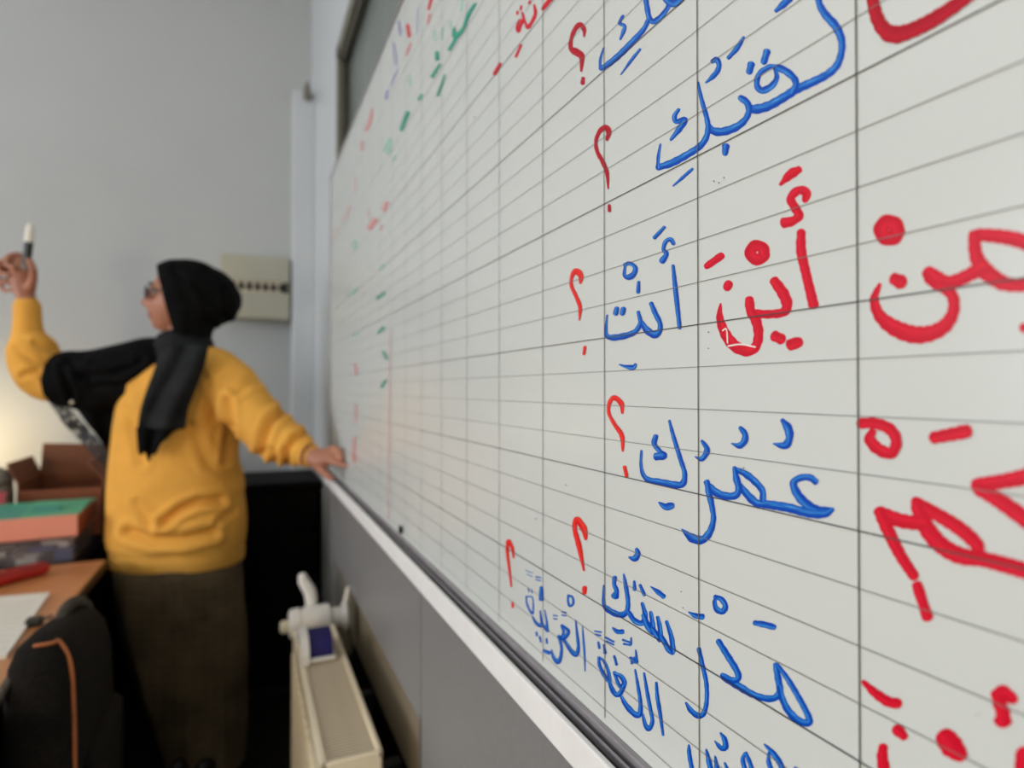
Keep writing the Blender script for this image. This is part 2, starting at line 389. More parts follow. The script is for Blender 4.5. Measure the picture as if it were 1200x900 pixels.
# ---- handwriting, stroke by stroke, as thin films of ink on the board
class C:
    def __init__(s_, x0, y0, k): s_.a = (x0, y0, k)
    def __call__(s_, x, y, w_): x0, y0, k = s_.a; return (x0+x/k, y0+y/k, w_/k*1.13)
LAY = [0]
def ribbon(pts):
    """pts (x, y, width) in picture pixels -> film on the board plane"""
    Q = crom(pts, 7) if len(pts) > 2 else crom(pts, 5)
    x0, y0, w0 = Q[0]; x1, y1, w1 = Q[-1]
    def dirn(a, b):
        l = math.hypot(b[0]-a[0], b[1]-a[1]) or 1; return (b[0]-a[0])/l, (b[1]-a[1])/l
    d0 = dirn(Q[1], Q[0]); d1 = dirn(Q[-2], Q[-1]); pre, post = [], []
    for a in (85, 60, 30):
        sa, ca = math.sin(math.radians(a))*.8, math.cos(math.radians(a))
        pre.append((x0+d0[0]*w0/2*sa, y0+d0[1]*w0/2*sa, w0*ca)); post.insert(0, (x1+d1[0]*w1/2*sa, y1+d1[1]*w1/2*sa, w1*ca))
    Q = pre+Q+post
    LAY[0] += 1; X = BX-0.00010-0.000012*(LAY[0] % 45)
    V, UV, L, pt = [], [], 0, None; K = 4
    for i, (x, y, w_) in enumerate(Q):
        t = dirn(Q[max(i-1, 0)], Q[min(i+1, len(Q)-1)])
        if pt and t[0]*pt[0]+t[1]*pt[1] < -0.2: t = pt
        pt = t
        if i: L += math.hypot(x-Q[i-1][0], y-Q[i-1][1])/12
        for k in range(K+1):
            f = k/K-.5; jit = 1+.06*math.sin(L*7+LAY[0])
            V.append(onX(x-t[1]*max(w_, .2)*f*jit, y+t[0]*max(w_, .2)*f*jit, X-9e-6*i/len(Q))); UV.append((L+LAY[0]*3.7, k/K))
    Fc = []
    for i in range(len(Q)-1):
        for k in range(K):
            a = i*(K+1)+k; Fc.append((a, a+K+1, a+K+2, a+1))
    return V, Fc, UV
def word(m, label, *strokes):
    """the joined strokes of a word are one film; dots and marks that stand apart are its sub-parts"""
    S_ = [crom(t_, 4) for t_ in strokes]; n = len(S_); cl = list(range(n))
    for i in range(n):
        for j in range(i):
            if any(math.hypot(p[0]-q_[0], p[1]-q_[1]) < (abs(p[2])+abs(q_[2]))*.5 for p in S_[i] for q_ in S_[j]):
                a, b = cl[i], cl[j]; cl = [b if k == a else k for k in cl]
    gs = {}
    for i, k in enumerate(cl): gs.setdefault(k, []).append(i)
    size = lambda g_: sum(math.hypot(S_[i][0][0]-S_[i][-1][0], S_[i][0][1]-S_[i][-1][1])+10*len(S_[i]) for i in g_)
    root = None
    for g_ in sorted(gs.values(), key=size, reverse=True):
        V, Fc, UV = [], [], []
        for i in g_:
            v, f, u = ribbon(strokes[i]); k = len(V); V += v; UV += u; Fc += [tuple(x+k for x in q_) for q_ in f]
        o = mk('handwriting' if root is None else 'pen_mark', (V, Fc), m, root or wb, uvs=UV)
        if root is None: root = o; o['label'] = label
    return root
def st(c, P, ws):
    """P = flat list of x, y; ws = one width or a list"""
    n = len(P)//2; ws = [ws]*n if isinstance(ws, (int, float)) else ws
    return [c(P[2*i], P[2*i+1], ws[i]) for i in range(n)]
def circ(c, x, y, r, w_, n=9): return [c(x+r*math.cos(2*math.pi*i/(n-1)), y+r*math.sin(2*math.pi*i/(n-1)), w_) for i in range(n)]

c = C(760, 0, 4.092)
word('blue', 'blue handwritten word with a tall lam and two dots over a loop',
    st(c, [812,-40, 820,20, 850,72, 897,125, 924,185, 926,245, 905,310, 860,355, 790,392, 710,428, 650,466, 575,508, 510,524, 478,515], [26,30,36,38,34,30,32,34,36,38,38,40,40,30]),
    st(c, [615,318, 575,322, 530,356, 520,408, 545,434, 590,412, 615,372, 606,330], [18,22,24,26,30,28,22,16]),
    st(c, [618,322, 660,342, 698,376, 706,408, 690,440], [30,32,30,28,30]),
    st(c, [440,468, 472,492, 482,530, 462,575, 415,612, 350,632, 305,625, 288,600], [26,30,26,28,34,36,32,20]),
    st(c, [237,395, 255,480, 280,570, 285,622, 272,668, 240,706, 180,745, 110,782, 45,803], [10,18,22,24,26,28,30,32,26]),
    st(c, [45,805, 47,750, 57,692], [16,14,9]),
    st(c, [145,525, 125,555, 132,584, 175,572, 150,615, 106,670], [14,20,20,24,26,12]),
    st(c, [210,810, 165,850, 117,892], [12,14,6]),
    st(c, [370,702, 366,738], [34,22]),
    st(c, [305,295, 325,285, 338,310, 330,340, 310,365, 275,396], [18,24,22,22,22,8]),
    st(c, [456,178, 425,230, 382,278], [12,22,16]),
    st(c, [492,308, 482,346], [32,26]), st(c, [568,246, 552,298], [30,28]),
    st(c, [680,-12, 645,22, 610,52], [30,30,16]))
c = C(580, 0, 5)
word('blue', 'blue handwritten word ending with a kaf and a slanted stroke below',
    st(c, [880,-30, 892,50, 905,108, 932,126, 972,96, 1010,48, 1030,0], [24,28,28,30,26,24,24]),
    st(c, [1000,-10, 1045,18, 1095,-18], [40,46,40]),
    st(c, [897,118, 870,172, 800,250, 720,330, 660,378, 620,403], [22,26,32,32,30,22]),
    st(c, [618,405, 617,350, 636,280], [16,14,8]),
    st(c, [750,92, 730,135, 760,152, 750,190, 733,230], [14,18,18,20,10]),
    st(c, [850,288, 800,350, 737,437], [12,16,6]))
word('dred', 'dark red question mark with a hooked foot beside blue kaf',
    st(c, [522,212, 522,175, 500,143, 468,172, 445,235, 447,285, 482,308, 508,335, 505,415], [10,22,26,24,20,28,40,30,12]),
    st(c, [516,458, 513,488], [20,22]))
word('red', 'small red handwritten word near the top edge of the board',
    st(c, [230,28, 236,80, 215,130, 190,160, 178,130], [12,18,18,20,10]),
    st(c, [158,72, 168,112, 150,148, 138,182, 128,160, 145,120, 178,122], [10,16,16,18,14,12,10]),
    st(c, [154,36, 150,56], 13), st(c, [204,6, 200,20], 13), st(c, [132,66, 130,82], 12),
    st(c, [325,-6, 280,52], [26,20]), st(c, [152,264, 122,332], [14,14]), st(c, [30,374, -2,432], [18,22]))
c = C(690, 0, 4)
word('dred', 'dark red slender question mark between two blue words',
    st(c, [84,655, 93,620, 78,596, 50,616, 33,660, 38,708, 65,760, 85,812, 90,884], [12,22,22,18,14,16,18,16,6]), st(c, [95,962, 96,988], [12,15]))
c = C(690, 250, 4.5)
word('blue', 'blue handwritten word of a tall alif and a wide dotted bowl',
    st(c, [443,275, 458,420, 478,605], [14,22,18]),
    st(c, [446,160, 430,137, 404,150, 393,188, 408,215, 385,252], [18,20,18,18,22,28]),
    st(c, [398,72, 345,128], [14,18]),
    st(c, [188,272, 215,264, 244,285, 236,320, 208,337, 187,325, 190,282], [18,18,20,26,26,16,12]),
    st(c, [262,362, 259,416], [14,18]),
    st(c, [328,475, 350,528, 374,580, 372,622, 345,640, 305,615, 275,572], [20,24,22,24,34,32,20]),
    st(c, [260,520, 270,578, 242,625, 180,648, 120,655, 92,640, 91,590, 97,536], [16,20,24,30,28,18,12,7]),
    st(c, [147,502, 140,530], [24,22]), st(c, [182,503, 175,530], [24,22]),
    st(c, [160,797, 195,808, 232,812, 247,796], [5,16,24,12]))
c = C(640, 220, 4)
word('red2', 'thin bright red question mark left of the tall blue alif',
    st(c, [160,447, 161,410, 136,391, 119,420, 118,460, 140,510, 158,560, 155,620], [10,24,24,14,14,16,16,6]), st(c, [181,746, 176,780], [12,12]))
c = C(820, 180, 3.75)
word('red', 'red handwritten word of a thick alif and a bowl with scratched ink',
    st(c, [436,70, 398,92, 354,136], [30,38,12]),
    st(c, [462,205, 470,172, 432,162, 400,198, 420,240, 436,272, 408,296, 372,304], [26,36,34,34,36,36,36,44]),
    st(c, [446,345, 446,430, 470,540, 500,665], [34,40,38,42]),
    circ(c, 253, 435, 30, 46, 17),
    st(c, [95,449, 30,495], [30,26]), st(c, [128,572, 119,590], [34,32]),
    st(c, [328,560, 368,618, 384,668, 364,698, 300,706, 245,704], [40,46,42,36,34,36]),
    st(c, [218,642, 224,690, 250,742, 258,800, 244,850, 205,868, 150,842, 110,788, 88,720, 92,660], [36,38,40,38,38,42,46,40,28,8]),
    st(c, [330,802, 360,816], [44,42]), st(c, [400,840, 436,828], [48,42]))
word('white', 'pale scratch through the red ink of the bowl',
    st(c, [100,778, 117,772, 122,832], 5), st(c, [124,846, 180,838, 244,850], 6))
c = C(1000, 220, 4.285)
word('red', 'large red handwritten word of a loop and a wide bowl',
    circ(c, 180, 213, 41, 68, 17), st(c, [206,458, 240,474], [58,66]),
    st(c, [920,300, 860,272, 760,248, 660,238, 612,238], [80,72,66,60,54]),
    st(c, [608,236, 614,330, 650,405, 730,468, 800,488, 900,486], [56,62,78,72,62,62]),
    st(c, [650,400, 560,448, 480,478, 415,462, 378,428], [66,60,66,84,68]),
    st(c, [440,490, 496,540, 502,620, 462,690, 390,730, 300,737, 200,700, 130,640, 105,560, 132,486], [56,54,54,64,72,80,74,54,40,18]),
    st(c, [850,702, 900,712], [40,60]))
c = C(740, 480, 4.8)
word('blue', 'blue handwritten word with three commalike marks over it',
    st(c, [1036,406, 1002,382, 950,384, 912,410, 924,460, 970,520, 1040,562, 1120,566], [34,34,34,36,42,46,42,30]),
    st(c, [1130,562, 1085,588, 1000,584, 880,552, 740,530], [24,38,44,46,42]),
    st(c, [742,532, 702,526, 652,480, 612,428], [28,40,38,26]), st(c, [738,510, 735,455, 690,402, 640,362, 582,332], [30,32,34,34,20]),
    st(c, [578,325, 590,390, 604,440, 590,478, 550,488, 490,474, 442,440, 418,408], [18,34,34,36,38,38,38,24]),
    st(c, [424,405, 436,470, 455,560, 460,620, 440,688, 398,732, 340,722, 282,672], [26,32,26,26,34,40,44,6]),
    st(c, [848,60, 880,105, 888,160, 862,202, 798,192], [22,44,36,40,8]),
    st(c, [612,103, 638,138, 634,178, 606,203, 562,190], [22,30,32,30,6]),
    st(c, [395,176, 424,220, 414,256, 390,278, 356,264], [14,28,28,24,5]),
    st(c, [212,62, 235,150, 275,280, 299,360, 288,416, 245,424, 160,408, 92,394, 62,358, 52,300, 56,232], [12,20,22,24,32,36,34,28,20,14,12]),
    st(c, [136,150, 127,192, 156,232, 180,258, 140,264], [26,26,22,36,40]),
    st(c, [153,522, 190,546, 226,540], [8,34,34]))
c = C(680, 440, 3.75)
word('red2', 'thin bright red question mark beside the blue kaf of the ruled middle rows',
    st(c, [184,166, 180,125, 150,98, 128,120, 125,165, 150,215, 182,265, 186,332], [8,20,20,16,13,15,18,8]), st(c, [194,402, 203,442], [14,14]))
c = C(1000, 480, 3.46)
word('red', 'large red handwritten word with an oval loop and a cut slanting tail',
    st(c, [28,56, 90,56, 150,82, 174,130, 152,176, 100,160, 66,120, 78,88], [38,40,42,40,42,44,40,26]),
    st(c, [325,114, 400,100, 458,88], [44,48,52]),
    st(c, [780,245, 700,272, 610,290, 500,308], [70,62,54,54]), st(c, [505,322, 580,362, 700,446, 800,520], [46,56,62,64]),
    st(c, [250,372, 330,420, 430,482, 498,545, 512,590], [38,48,52,50,36]),
    st(c, [256,390, 290,470, 350,545, 430,592, 520,606, 600,626, 700,655, 800,690], [44,60,62,62,56,58,60,60]),
    st(c, [275,462, 190,450, 112,420], [52,52,48]), st(c, [106,412, 140,490, 190,590, 246,676], [44,46,42,38]),
    st(c, [258,712, 300,842], [38,40]))
c = C(560, 600, 3)
word('red2', 'bright red question mark under the ruled rows left of the dotted kaf',
    st(c, [379,96, 372,60, 347,26, 340,60, 355,120, 372,205], [8,20,18,14,16,6]), st(c, [375,266, 374,284], [14,14]))
word('red2', 'small bright red question mark closest to the marker rail',
    st(c, [125,160, 120,125, 107,102, 103,140, 110,200, 117,262], [6,10,12,10,8,5]), st(c, [122,320, 123,334], 9))
c = C(780, 670, 4.737)
word('blue', 'blue handwritten word of a wide teardrop loop and two hooks',
    st(c, [274,140, 308,152, 332,190, 315,222, 282,206, 272,165, 286,146], [22,26,28,30,28,20,14]),
    st(c, [495,284, 550,294, 602,308], [26,32,30]), st(c, [128,224, 165,244, 204,250], [8,26,30]),
    st(c, [610,515, 624,590, 634,660, 610,698, 560,704, 480,680, 400,632, 322,588], [26,34,34,34,34,34,38,30]),
    st(c, [620,515, 680,600, 740,700, 792,800, 795,836, 742,830, 680,770, 646,700, 634,640], [18,28,30,32,38,38,36,32,26]),
    st(c, [293,385, 340,460, 394,548, 404,592, 370,602, 314,574], [28,32,32,30,30,26]),
    st(c, [184,428, 205,520, 226,620, 228,720, 210,788, 180,800, 140,770, 113,728], [22,22,22,22,26,28,26,12]))
c = C(690, 630, 6)
word('blue', 'blue handwritten word of a dotted kaf joined to a row of teeth',
    st(c, [335,80, 345,115, 320,148, 284,138], [20,36,38,14]),
    st(c, [245,258, 260,340, 275,440, 270,510, 240,542, 190,536, 130,502, 104,460, 106,338], [12,26,28,30,38,38,36,22,14]),
    st(c, [182,280, 178,330, 195,372, 184,412], [28,26,30,48]),
    st(c, [319,308, 322,366], [16,24]), st(c, [360,335, 390,404], [20,22]), st(c, [434,344, 480,378, 525,414], [6,28,32]),
    st(c, [280,525, 320,582, 372,602, 398,560, 386,500, 375,462], [28,34,36,32,26,20]),
    st(c, [385,545, 420,632, 455,668], [30,40,36]), st(c, [455,668, 444,580, 435,525], [34,28,22]),
    st(c, [450,645, 500,720], [34,36]), st(c, [502,715, 500,640, 484,560], [34,30,22]),
    st(c, [512,700, 560,785, 588,812], [30,36,30]), st(c, [592,800, 580,700, 546,590], [34,30,20]))
c = C(690, 730, 6.43)
word('blue', 'blue handwritten word of three tall strokes by the marker rail',
    st(c, [507,450, 515,560, 535,680, 558,846], [16,24,24,14]),
    st(c, [415,378, 440,530, 465,660, 478,740, 455,798, 425,768, 405,688], [14,24,24,26,32,28,14]),
    st(c, [348,353, 370,480, 388,600, 382,690, 340,684, 282,622, 244,556], [12,22,26,36,38,34,20]),
    st(c, [192,372, 214,440, 238,482, 268,452, 240,402, 196,382], [22,24,26,34,30,24]),
    st(c, [262,478, 235,530, 202,540, 170,490, 156,448], [30,34,32,30,20]),
    st(c, [75,260, 80,320, 118,398, 156,436, 142,350, 112,288, 82,262], [20,22,28,26,20,18,14]),
    st(c, [318,262, 325,305], 18), st(c, [342,262, 350,300], 18), st(c, [352,205, 362,296], [10,20]), st(c, [310,262, 360,296], 14),
    st(c, [180,38, 215,66, 252,66], [14,30,34]), st(c, [255,128, 290,140, 316,150], 14), st(c, [262,158, 314,168], 14), st(c, [318,112, 316,160], [10,16]),
    st(c, [125,110, 186,142], 13), st(c, [132,138, 186,164], 11), st(c, [44,62, 92,70], 11), st(c, [48,86, 88,96], 11),
    st(c, [70,146, 78,190], [14,16]), st(c, [112,166, 121,226], [14,22]), st(c, [190,250, 208,314], [16,18]))
c = C(580, 650, 6)
word('blue', 'small blue handwritten word with many dots under the smallest question mark',
    st(c, [615,500, 622,600, 630,700, 634,818], [7,14,14,8]),
    st(c, [567,463, 576,560, 585,650, 570,704, 530,670, 482,596], [8,16,20,28,26,16]),
    st(c, [468,498, 512,532, 505,568, 472,588, 482,545, 468,502], [18,20,24,26,16,14]),
    st(c, [448,574, 466,650, 460,720, 440,755, 410,720, 395,668], [22,16,22,28,20,8]),
    st(c, [350,390, 362,460, 370,538], [8,14,20]), st(c, [366,532, 332,482, 318,395], [18,18,9]), st(c, [325,500, 290,482, 264,434], [26,20,10]),
    st(c, [220,293, 226,350, 262,416, 270,362, 262,300, 224,294], [10,12,14,10,9,9]),
    st(c, [326,232, 326,312], [24,34]), st(c, [514,288, 545,300, 549,346, 526,360, 514,322, 517,292], 16),
    st(c, [410,427, 438,431], 8), st(c, [410,449, 438,454], 8), st(c, [470,402, 499,408], 10), st(c, [470,424, 498,430], 9),
    st(c, [287,156, 324,162], 9), st(c, [288,176, 322,183], 8), st(c, [215,110, 264,130], 5), st(c, [224,136, 262,154], 5),
    st(c, [233,238, 240,262], 8), st(c, [256,246, 262,268], 8),
    st(c, [291,546, 294,568], 14), st(c, [314,578, 322,612], 14), st(c, [362,592, 365,622], 14), st(c, [345,676, 382,692], 24))
c = C(790, 800, 6)
word('blue', 'blue handwritten word cut off where the board meets the rail',
    st(c, [103,440, 105,500, 125,610, 150,700], [14,26,26,26]), st(c, [225,470, 240,540, 258,620, 270,680], [12,30,34,34]),
    st(c, [287,520, 300,600, 315,680], [12,30,32]), st(c, [354,565, 378,625, 390,680], [12,28,30]),
    st(c, [326,355, 354,400, 360,452, 330,460, 285,412], [14,32,36,32,8]),
    st(c, [500,498, 482,540, 500,620, 520,680], [22,28,30,30]), st(c, [503,495, 530,560, 548,620], [22,26,28]),
    st(c, [633,433, 690,490, 740,560, 770,630], [10,32,36,34]), st(c, [665,490, 664,560, 692,630], [16,28,30]), st(c, [848,597, 890,625], 16))
c = C(990, 780, 5.714)
word('red', 'thick red marks of the lowest handwritten row',
    st(c, [122,108, 200,182, 290,242, 356,254], [26,54,62,62]), st(c, [350,428, 396,476], [72,52]),
    st(c, [256,545, 250,620, 268,720], [54,66,74]), st(c, [670,480, 720,545, 775,600], [120,136,92]),
    st(c, [1130,228, 1060,180, 1020,205], [64,86,90]), st(c, [1035,250, 1058,320, 1058,370], [84,84,108]), st(c, [1205,590, 1195,720], [110,110]))
c = C(900, 0, 4)
word('dred', 'broad dark red hook at the upper edge of the ruled board',
    st(c, [486,-50, 498,40, 528,118, 580,160, 660,146, 780,88, 930,-14, 980,-60], [48,54,62,76,64,62,54,50]))
# wiped and faded notes at the far end of the board
c = C(400, 0, 4.5)
word('gink', 'green handwritten scribble partly wiped at far end of board',
    st(c, [705,20, 668,80, 642,150, 602,192, 594,150], [14,20,16,26,14]), st(c, [602,205, 568,262], [16,16]), st(c, [503,275, 505,312], [18,20]),
    st(c, [518,340, 478,404], [12,18]), st(c, [546,395, 508,502], [8,14]), st(c, [424,500, 408,525], 14), st(c, [350,595, 314,684], [22,16]))
word('pgink', 'pale wiped green marks at far end of board',
    st(c, [255,740, 238,796], [28,34]), st(c, [362,404, 360,446], 14), st(c, [535,150, 530,204], 12), st(c, [492,165, 490,210], 12), st(c, [578,110, 575,150], 10), st(c, [640,0, 632,60], 12), st(c, [285,820, 275,845], 14))
word('red', 'short red strokes at far upper corner of board', st(c, [474,-6, 460,50], [18,12]), st(c, [350,132, 358,190], [16,18]))
word('pink', 'faded red strokes at far upper end of board',
    st(c, [465,75, 456,122], 14), st(c, [366,228, 344,290], 12), st(c, [164,575, 150,640, 130,690], [10,18,14]), st(c, [112,745, 106,790], 12))
word('violet', 'faded violet strokes along far upper edge of board',
    st(c, [303,112, 312,184], [10,14]), st(c, [276,230, 290,345], 10), st(c, [296,372, 262,450], 8), st(c, [244,478, 234,520], 14), st(c, [404,40, 400,180], 5))
c = C(385, 190, 2.43)
word('pink', 'faded red note halfway down far end of board', st(c, [166,116, 158,136], 11), st(c, [134,164, 116,188], 13), st(c, [152,176, 147,194], 4))
word('ppink', 'very faint pink strokes at far edge of board', st(c, [76,46, 74,90], 4), st(c, [62,125, 45,165], 7), st(c, [30,185, 6,226], 4), st(c, [112,138, 114,160], 4))
word('gink', 'small green notes in a column at far end of board',
    st(c, [160,372, 138,388], 7), st(c, [158,470, 142,486], 7), st(c, [156,540, 166,560], 7), st(c, [162,622, 152,640], 8))
word('pgink', 'faint green notes at far end of board', st(c, [155,292, 148,304], 8), st(c, [80,360, 58,378], 9), st(c, [80,484, 72,496], 7), st(c, [76,225, 74,245], 12))
word('pink', 'red notes in a column just above the hand', st(c, [76,575, 80,605], 6), st(c, [78,690, 78,740], 4), st(c, [74,785, 72,845], 6), st(c, [70,838, 76,850], 9))
word('ppink', 'thin pink upright line drawn on the board', st(c, [175,480, 173,640, 171,800, 170,1020], 3))
c = C(0, 0, 1)
mg = W(471.5, 620.5, 1); mg = onX(471.5, 620.5, BX)
mk('magnet', cyl(mg+Vector((-.006, 0, 0)), mg+Vector((-.0005, 0, 0)), .0075, 14), 'black', wb)
word('rule', 'tiny specks of dried ink on the board', *[st(c, [x, y, x+.6, y+.5], 1.1) for x, y in
     [(836,212), (842,214), (848,208), (868,551), (871,548), (830,389), (830,408), (798,693), (800,712), (1148,836), (1143,838), (556,137), (628,608), (663,568)]])

# ================================================================== FUSE BOX
fb = empty('fuse_box', (0.05, 3.08, 1.578), 'beige fuse box with a row of black switches on back wall', 'fuse box')
FX0, FX1, FZ0, FZ1 = -0.104, 0.200, 1.578, 1.876
mk('body', box(FX0, FX1, 3.012, 3.099, FZ0, FZ1, .006), 'boxp', fb)
mk('cover', merge(box(FX0+.004, FX1-.004, 3.0, 3.013, 1.755, FZ1-.004, .004), box(FX0+.004, FX1-.004, 3.0, 3.013, FZ0+.004, 1.705, .004)), 'boxp', fb)
mk('switch_slot', box(FX0+.01, FX1-.012, 3.006, 3.013, 1.705, 1.755), 'radin', fb)
for i in range(8):
    x = 0.158-i*0.0345
    mk('switch', merge(box(x-.010, x+.010, 2.998, 3.008, 1.712, 1.748, .002), box(x-.006, x+.006, 2.988, 3.0, 1.722, 1.736, .002)), 'black', fb)
mk('end_plug', box(FX1-.034, FX1-.014, 2.996, 3.008, 1.706, 1.754, .002), 'black', fb)

# ================================================================== BLACK SIDEBOARD AGAINST THE BACK WALL
sb = empty('sideboard', (-.3, 2.75, 0), 'low black sideboard with drawers standing against back wall', 'cabinet')
SX0, SX1, SY0_, SY1_, SZ = -0.42, 0.285, 2.56, 2.945, 0.875
mk('body', box(SX0+.005, SX1-.005, SY0_+.02, SY1_, 0.06, SZ-.03), 'cab', sb)
mk('worktop', box(SX0, SX1+.008, SY0_-.005, 2.945, SZ-.03, SZ, .004), 'cab', sb)
mk('plinth', box(SX0+.02, SX1-.02, SY0_+.06, SY1_-.02, 0, 0.06), 'black', sb)
for i in range(2):
    x0 = SX0+.01+i*.345
    for j, (a, b) in enumerate(((.08, .50), (.51, .67), (.68, .835))):
        d = mk('drawer' if j else 'door', box(x0, x0+.337, SY0_, SY0_+.019, a, b, .003), 'cab', sb)
        mk('handle', box(x0+.09, x0+.20, SY0_-.018, SY0_+.002, b-.045, b-.033, .004), 'cab', d)

# ================================================================== RADIATOR
RXa, RXb, RYa, RYb, RZt, RZb = 0.118, 0.224, 1.042, 1.66, 0.62, 0.10
rd = empty('radiator', (0.171, 1.35, 0), 'cream enamelled panel radiator below the board with a ribbed grille top', 'radiator')
mk('front_panel', box(RXa, RXa+.012, RYa+.004, RYb-.004, RZb, RZt-.004, .004), 'rad', rd)
mk('back_panel', box(RXb-.012, RXb, RYa+.004, RYb-.004, RZb, RZt-.004, .004), 'rad', rd)
fr = merge(box(RXa, RXa+.013, RYa, RYb, RZt-.012, RZt, .003), box(RXb-.010, RXb, RYa, RYb, RZt-.012, RZt, .003),
           box(RXa, RXb, RYa, RYa+.010, RZt-.012, RZt, .003), box(RXa, RXb, RYb-.010, RYb, RZt-.012, RZt, .003))
mk('top_frame', fr, 'rad', rd)
mk('grille_base', box(RXa+.012, RXb-.009, RYa+.009, RYb-.009, RZt-.022, RZt-.010), 'radin', rd)
sl0 = None
for i in range(66):
    y = RYa+.014+i*(RYb-RYa-.028)/65
    if sl0 is None: sl0 = mk('grille_slat', box(RXa+.013, RXb-.010, y-.0026, y+.0026, RZt-.011, RZt-.004), 'radin', rd); y00 = y
    else:
        q = sl0.copy(); COL.objects.link(q); q.location = (0, y-y00, 0)
for y in (RYa, RYb-.006):
    mk('end_panel', box(RXa+.003, RXb-.003, y, y+.006, RZb+.02, RZt-.010, .002), 'rad', rd)
mk('end_plug', cyl((0.171, RYa+.001, RZt-.052), (0.171, RYa-.006, RZt-.052), .022, 20, [(0, .022), (.6, .022), (1, .018)]), 'grey', rd)
for i in range(14):        # pressed ribs of the front panel
    y = RYa+.04+i*.042
    mk('rib', box(RXa-.004, RXa+.002, y-.011, y+.011, RZb+.04, RZt-.05, .003, 1), 'rad', rd)
for y in (1.2, 1.5): mk('wall_bracket', box(RXb-.002, RX1-.007, y-.012, y+.012, .42, .50, .002), 'steel', rd)
for y in (1.12, 1.58): mk('foot', box(RXa+.02, RXb-.02, y-.015, y+.015, 0, RZb+.01, .003), 'rad', rd)
# thermostatic valve at the far end, lying across, with its pipe
va = Vector((0.112, 1.715, 0.615)); vb = Vector((0.262, 1.715, 0.615)); L = vb-va
vv = mk('valve', cyl(va, vb, .04, 24, [(0, .030), (.03, .038), (.18, .040), (.20, .034), (.23, .034), (.25, .040), (.68, .041), (.72, .036), (.74, .028), (.92, .027), (.94, .034), (1, .034)]), 'valve', rd, smooth=False)
mk('valve_cap', cyl(va+Vector((-.022, 0, -.005)), va+Vector((.004, 0, -.005)), .017, 16, [(0, .012), (.2, .017), (.8, .017), (1, .014)]), 'cream', vv)
mk('valve_collar', cyl(va+L*.96, va+L*1.01, .04, 20, [(0, .040), (1, .040)]), 'valve', vv)
mk('valve_lever', limb([(va+L*.97+Vector((0, 0, .02)), .008), (va+L*1.02+Vector((0, 0, .055)), .007), (va+L*1.04+Vector((0, 0, .075)), .006)], 10), 'valve', vv)
mk('valve_elbow', limb([(va+L*.80+Vector((0, 0, -.01)), .02), (va+L*.98+Vector((0, .005, -.05)), .022), (va+L*1.02+Vector((0, .005, -.10)), .018)], 12), 'beige', vv)
mk('pipe', limb([(va+L*.42+Vector((0, .035, .02)), .016), (va+L*.40+Vector((0, .05, .06)), .017), (va+L*.30+Vector((0, .06, .09)), .016), (va+L*.27+Vector((0, .06, .105)), .013)], 12), 'valve', rd)
mk('supply_pipe', limb([((0.17, 1.72, .58), .011), ((0.17, 1.73, .3), .011), ((0.17, 1.73, .01), .011)], 12), 'valve', rd)
# board eraser standing on the radiator
er = empty('board_eraser', (0.155, 1.49, RZt), 'navy blue board eraser with pale plastic arch lying on radiator', 'eraser')
def arch(x0, x1, yc, z0, rw, h, th):
    V = []; n = 12; rings = []
    for i in range(n+1):
        t = math.pi*i/n; c_, s_ = math.cos(t), math.sin(t)**.7
        rings.append([Vector((x0, yc+rw*c_, z0+h*s_)), Vector((x1, yc+rw*c_, z0+h*s_)), Vector((x1, yc+(rw-th)*c_, z0+(h-th)*s_)), Vector((x0, yc+(rw-th)*c_, z0+(h-th)*s_))])
    return loft(rings)
mk('felt', arch(0.139, 0.193, 1.50, RZt+.006, .058, .046, .03), 'bluep', er)
mk('base', box(0.130, 0.198, 1.435, 1.565, RZt, RZt+.010, .004), 'valve', er)
mk('handle', arch(0.120, 0.139, 1.50, RZt+.0005, .072, .056, .018), 'valve', er)

# ================================================================== DESK
TZ = 0.74
dk = empty('desk', (-1.1, 1.5, 0), 'orange brown wooden teacher desk with a dark edge and end panel', 'desk')
DX0, DX1, DY0, DY1 = -1.75, -0.378, 0.88, 2.13
mk('desktop', box(DX0, DX1, DY0, DY1, TZ-.028, TZ, .004), 'oak', dk)
mk('edge_band', merge(box(DX1-.001, DX1+.004, DY0, DY1, TZ-.029, TZ-.004, .001), box(DX0, DX1, DY1-.001, DY1+.004, TZ-.029, TZ-.004, .001)), 'oakedge', dk)
for y in (DY0+.05, DY1-.08): mk('end_panel', box(DX0+.06, DX1-.05, y, y+.025, 0, TZ-.028, .003), 'cab', dk)
mk('modesty_panel', box(DX0+.06, DX0+.085, DY0+.08, DY1-.08, .15, TZ-.03, .002), 'cab', dk)
mk('drawer_pedestal', box(DX0+.1, DX0+.5, DY1-.60, DY1-.09, .05, TZ-.03, .003), 'cab', dk)
# red pencil roll
rp = [onZ(-40, 697, TZ), onZ(56, 672, TZ)]
rp = [p+Vector((0, 0, .018)) for p in rp]; dv = (rp[1]-rp[0])
pc = tag(mk('pencil_case', limb([(rp[0], .018), (rp[0]+dv*.5, .019), (rp[1]-dv*.08, .018)], 16), 'redc', smooth=True), 'long red soft pencil case lying on wooden desk', 'pencil case')
mk('zip', limb([(rp[0]+Vector((.012, -.004, .0135)), .0022), (rp[1]-dv*.1+Vector((.012, -.004, .0125)), .0022)], 8, 1), 'black', pc)
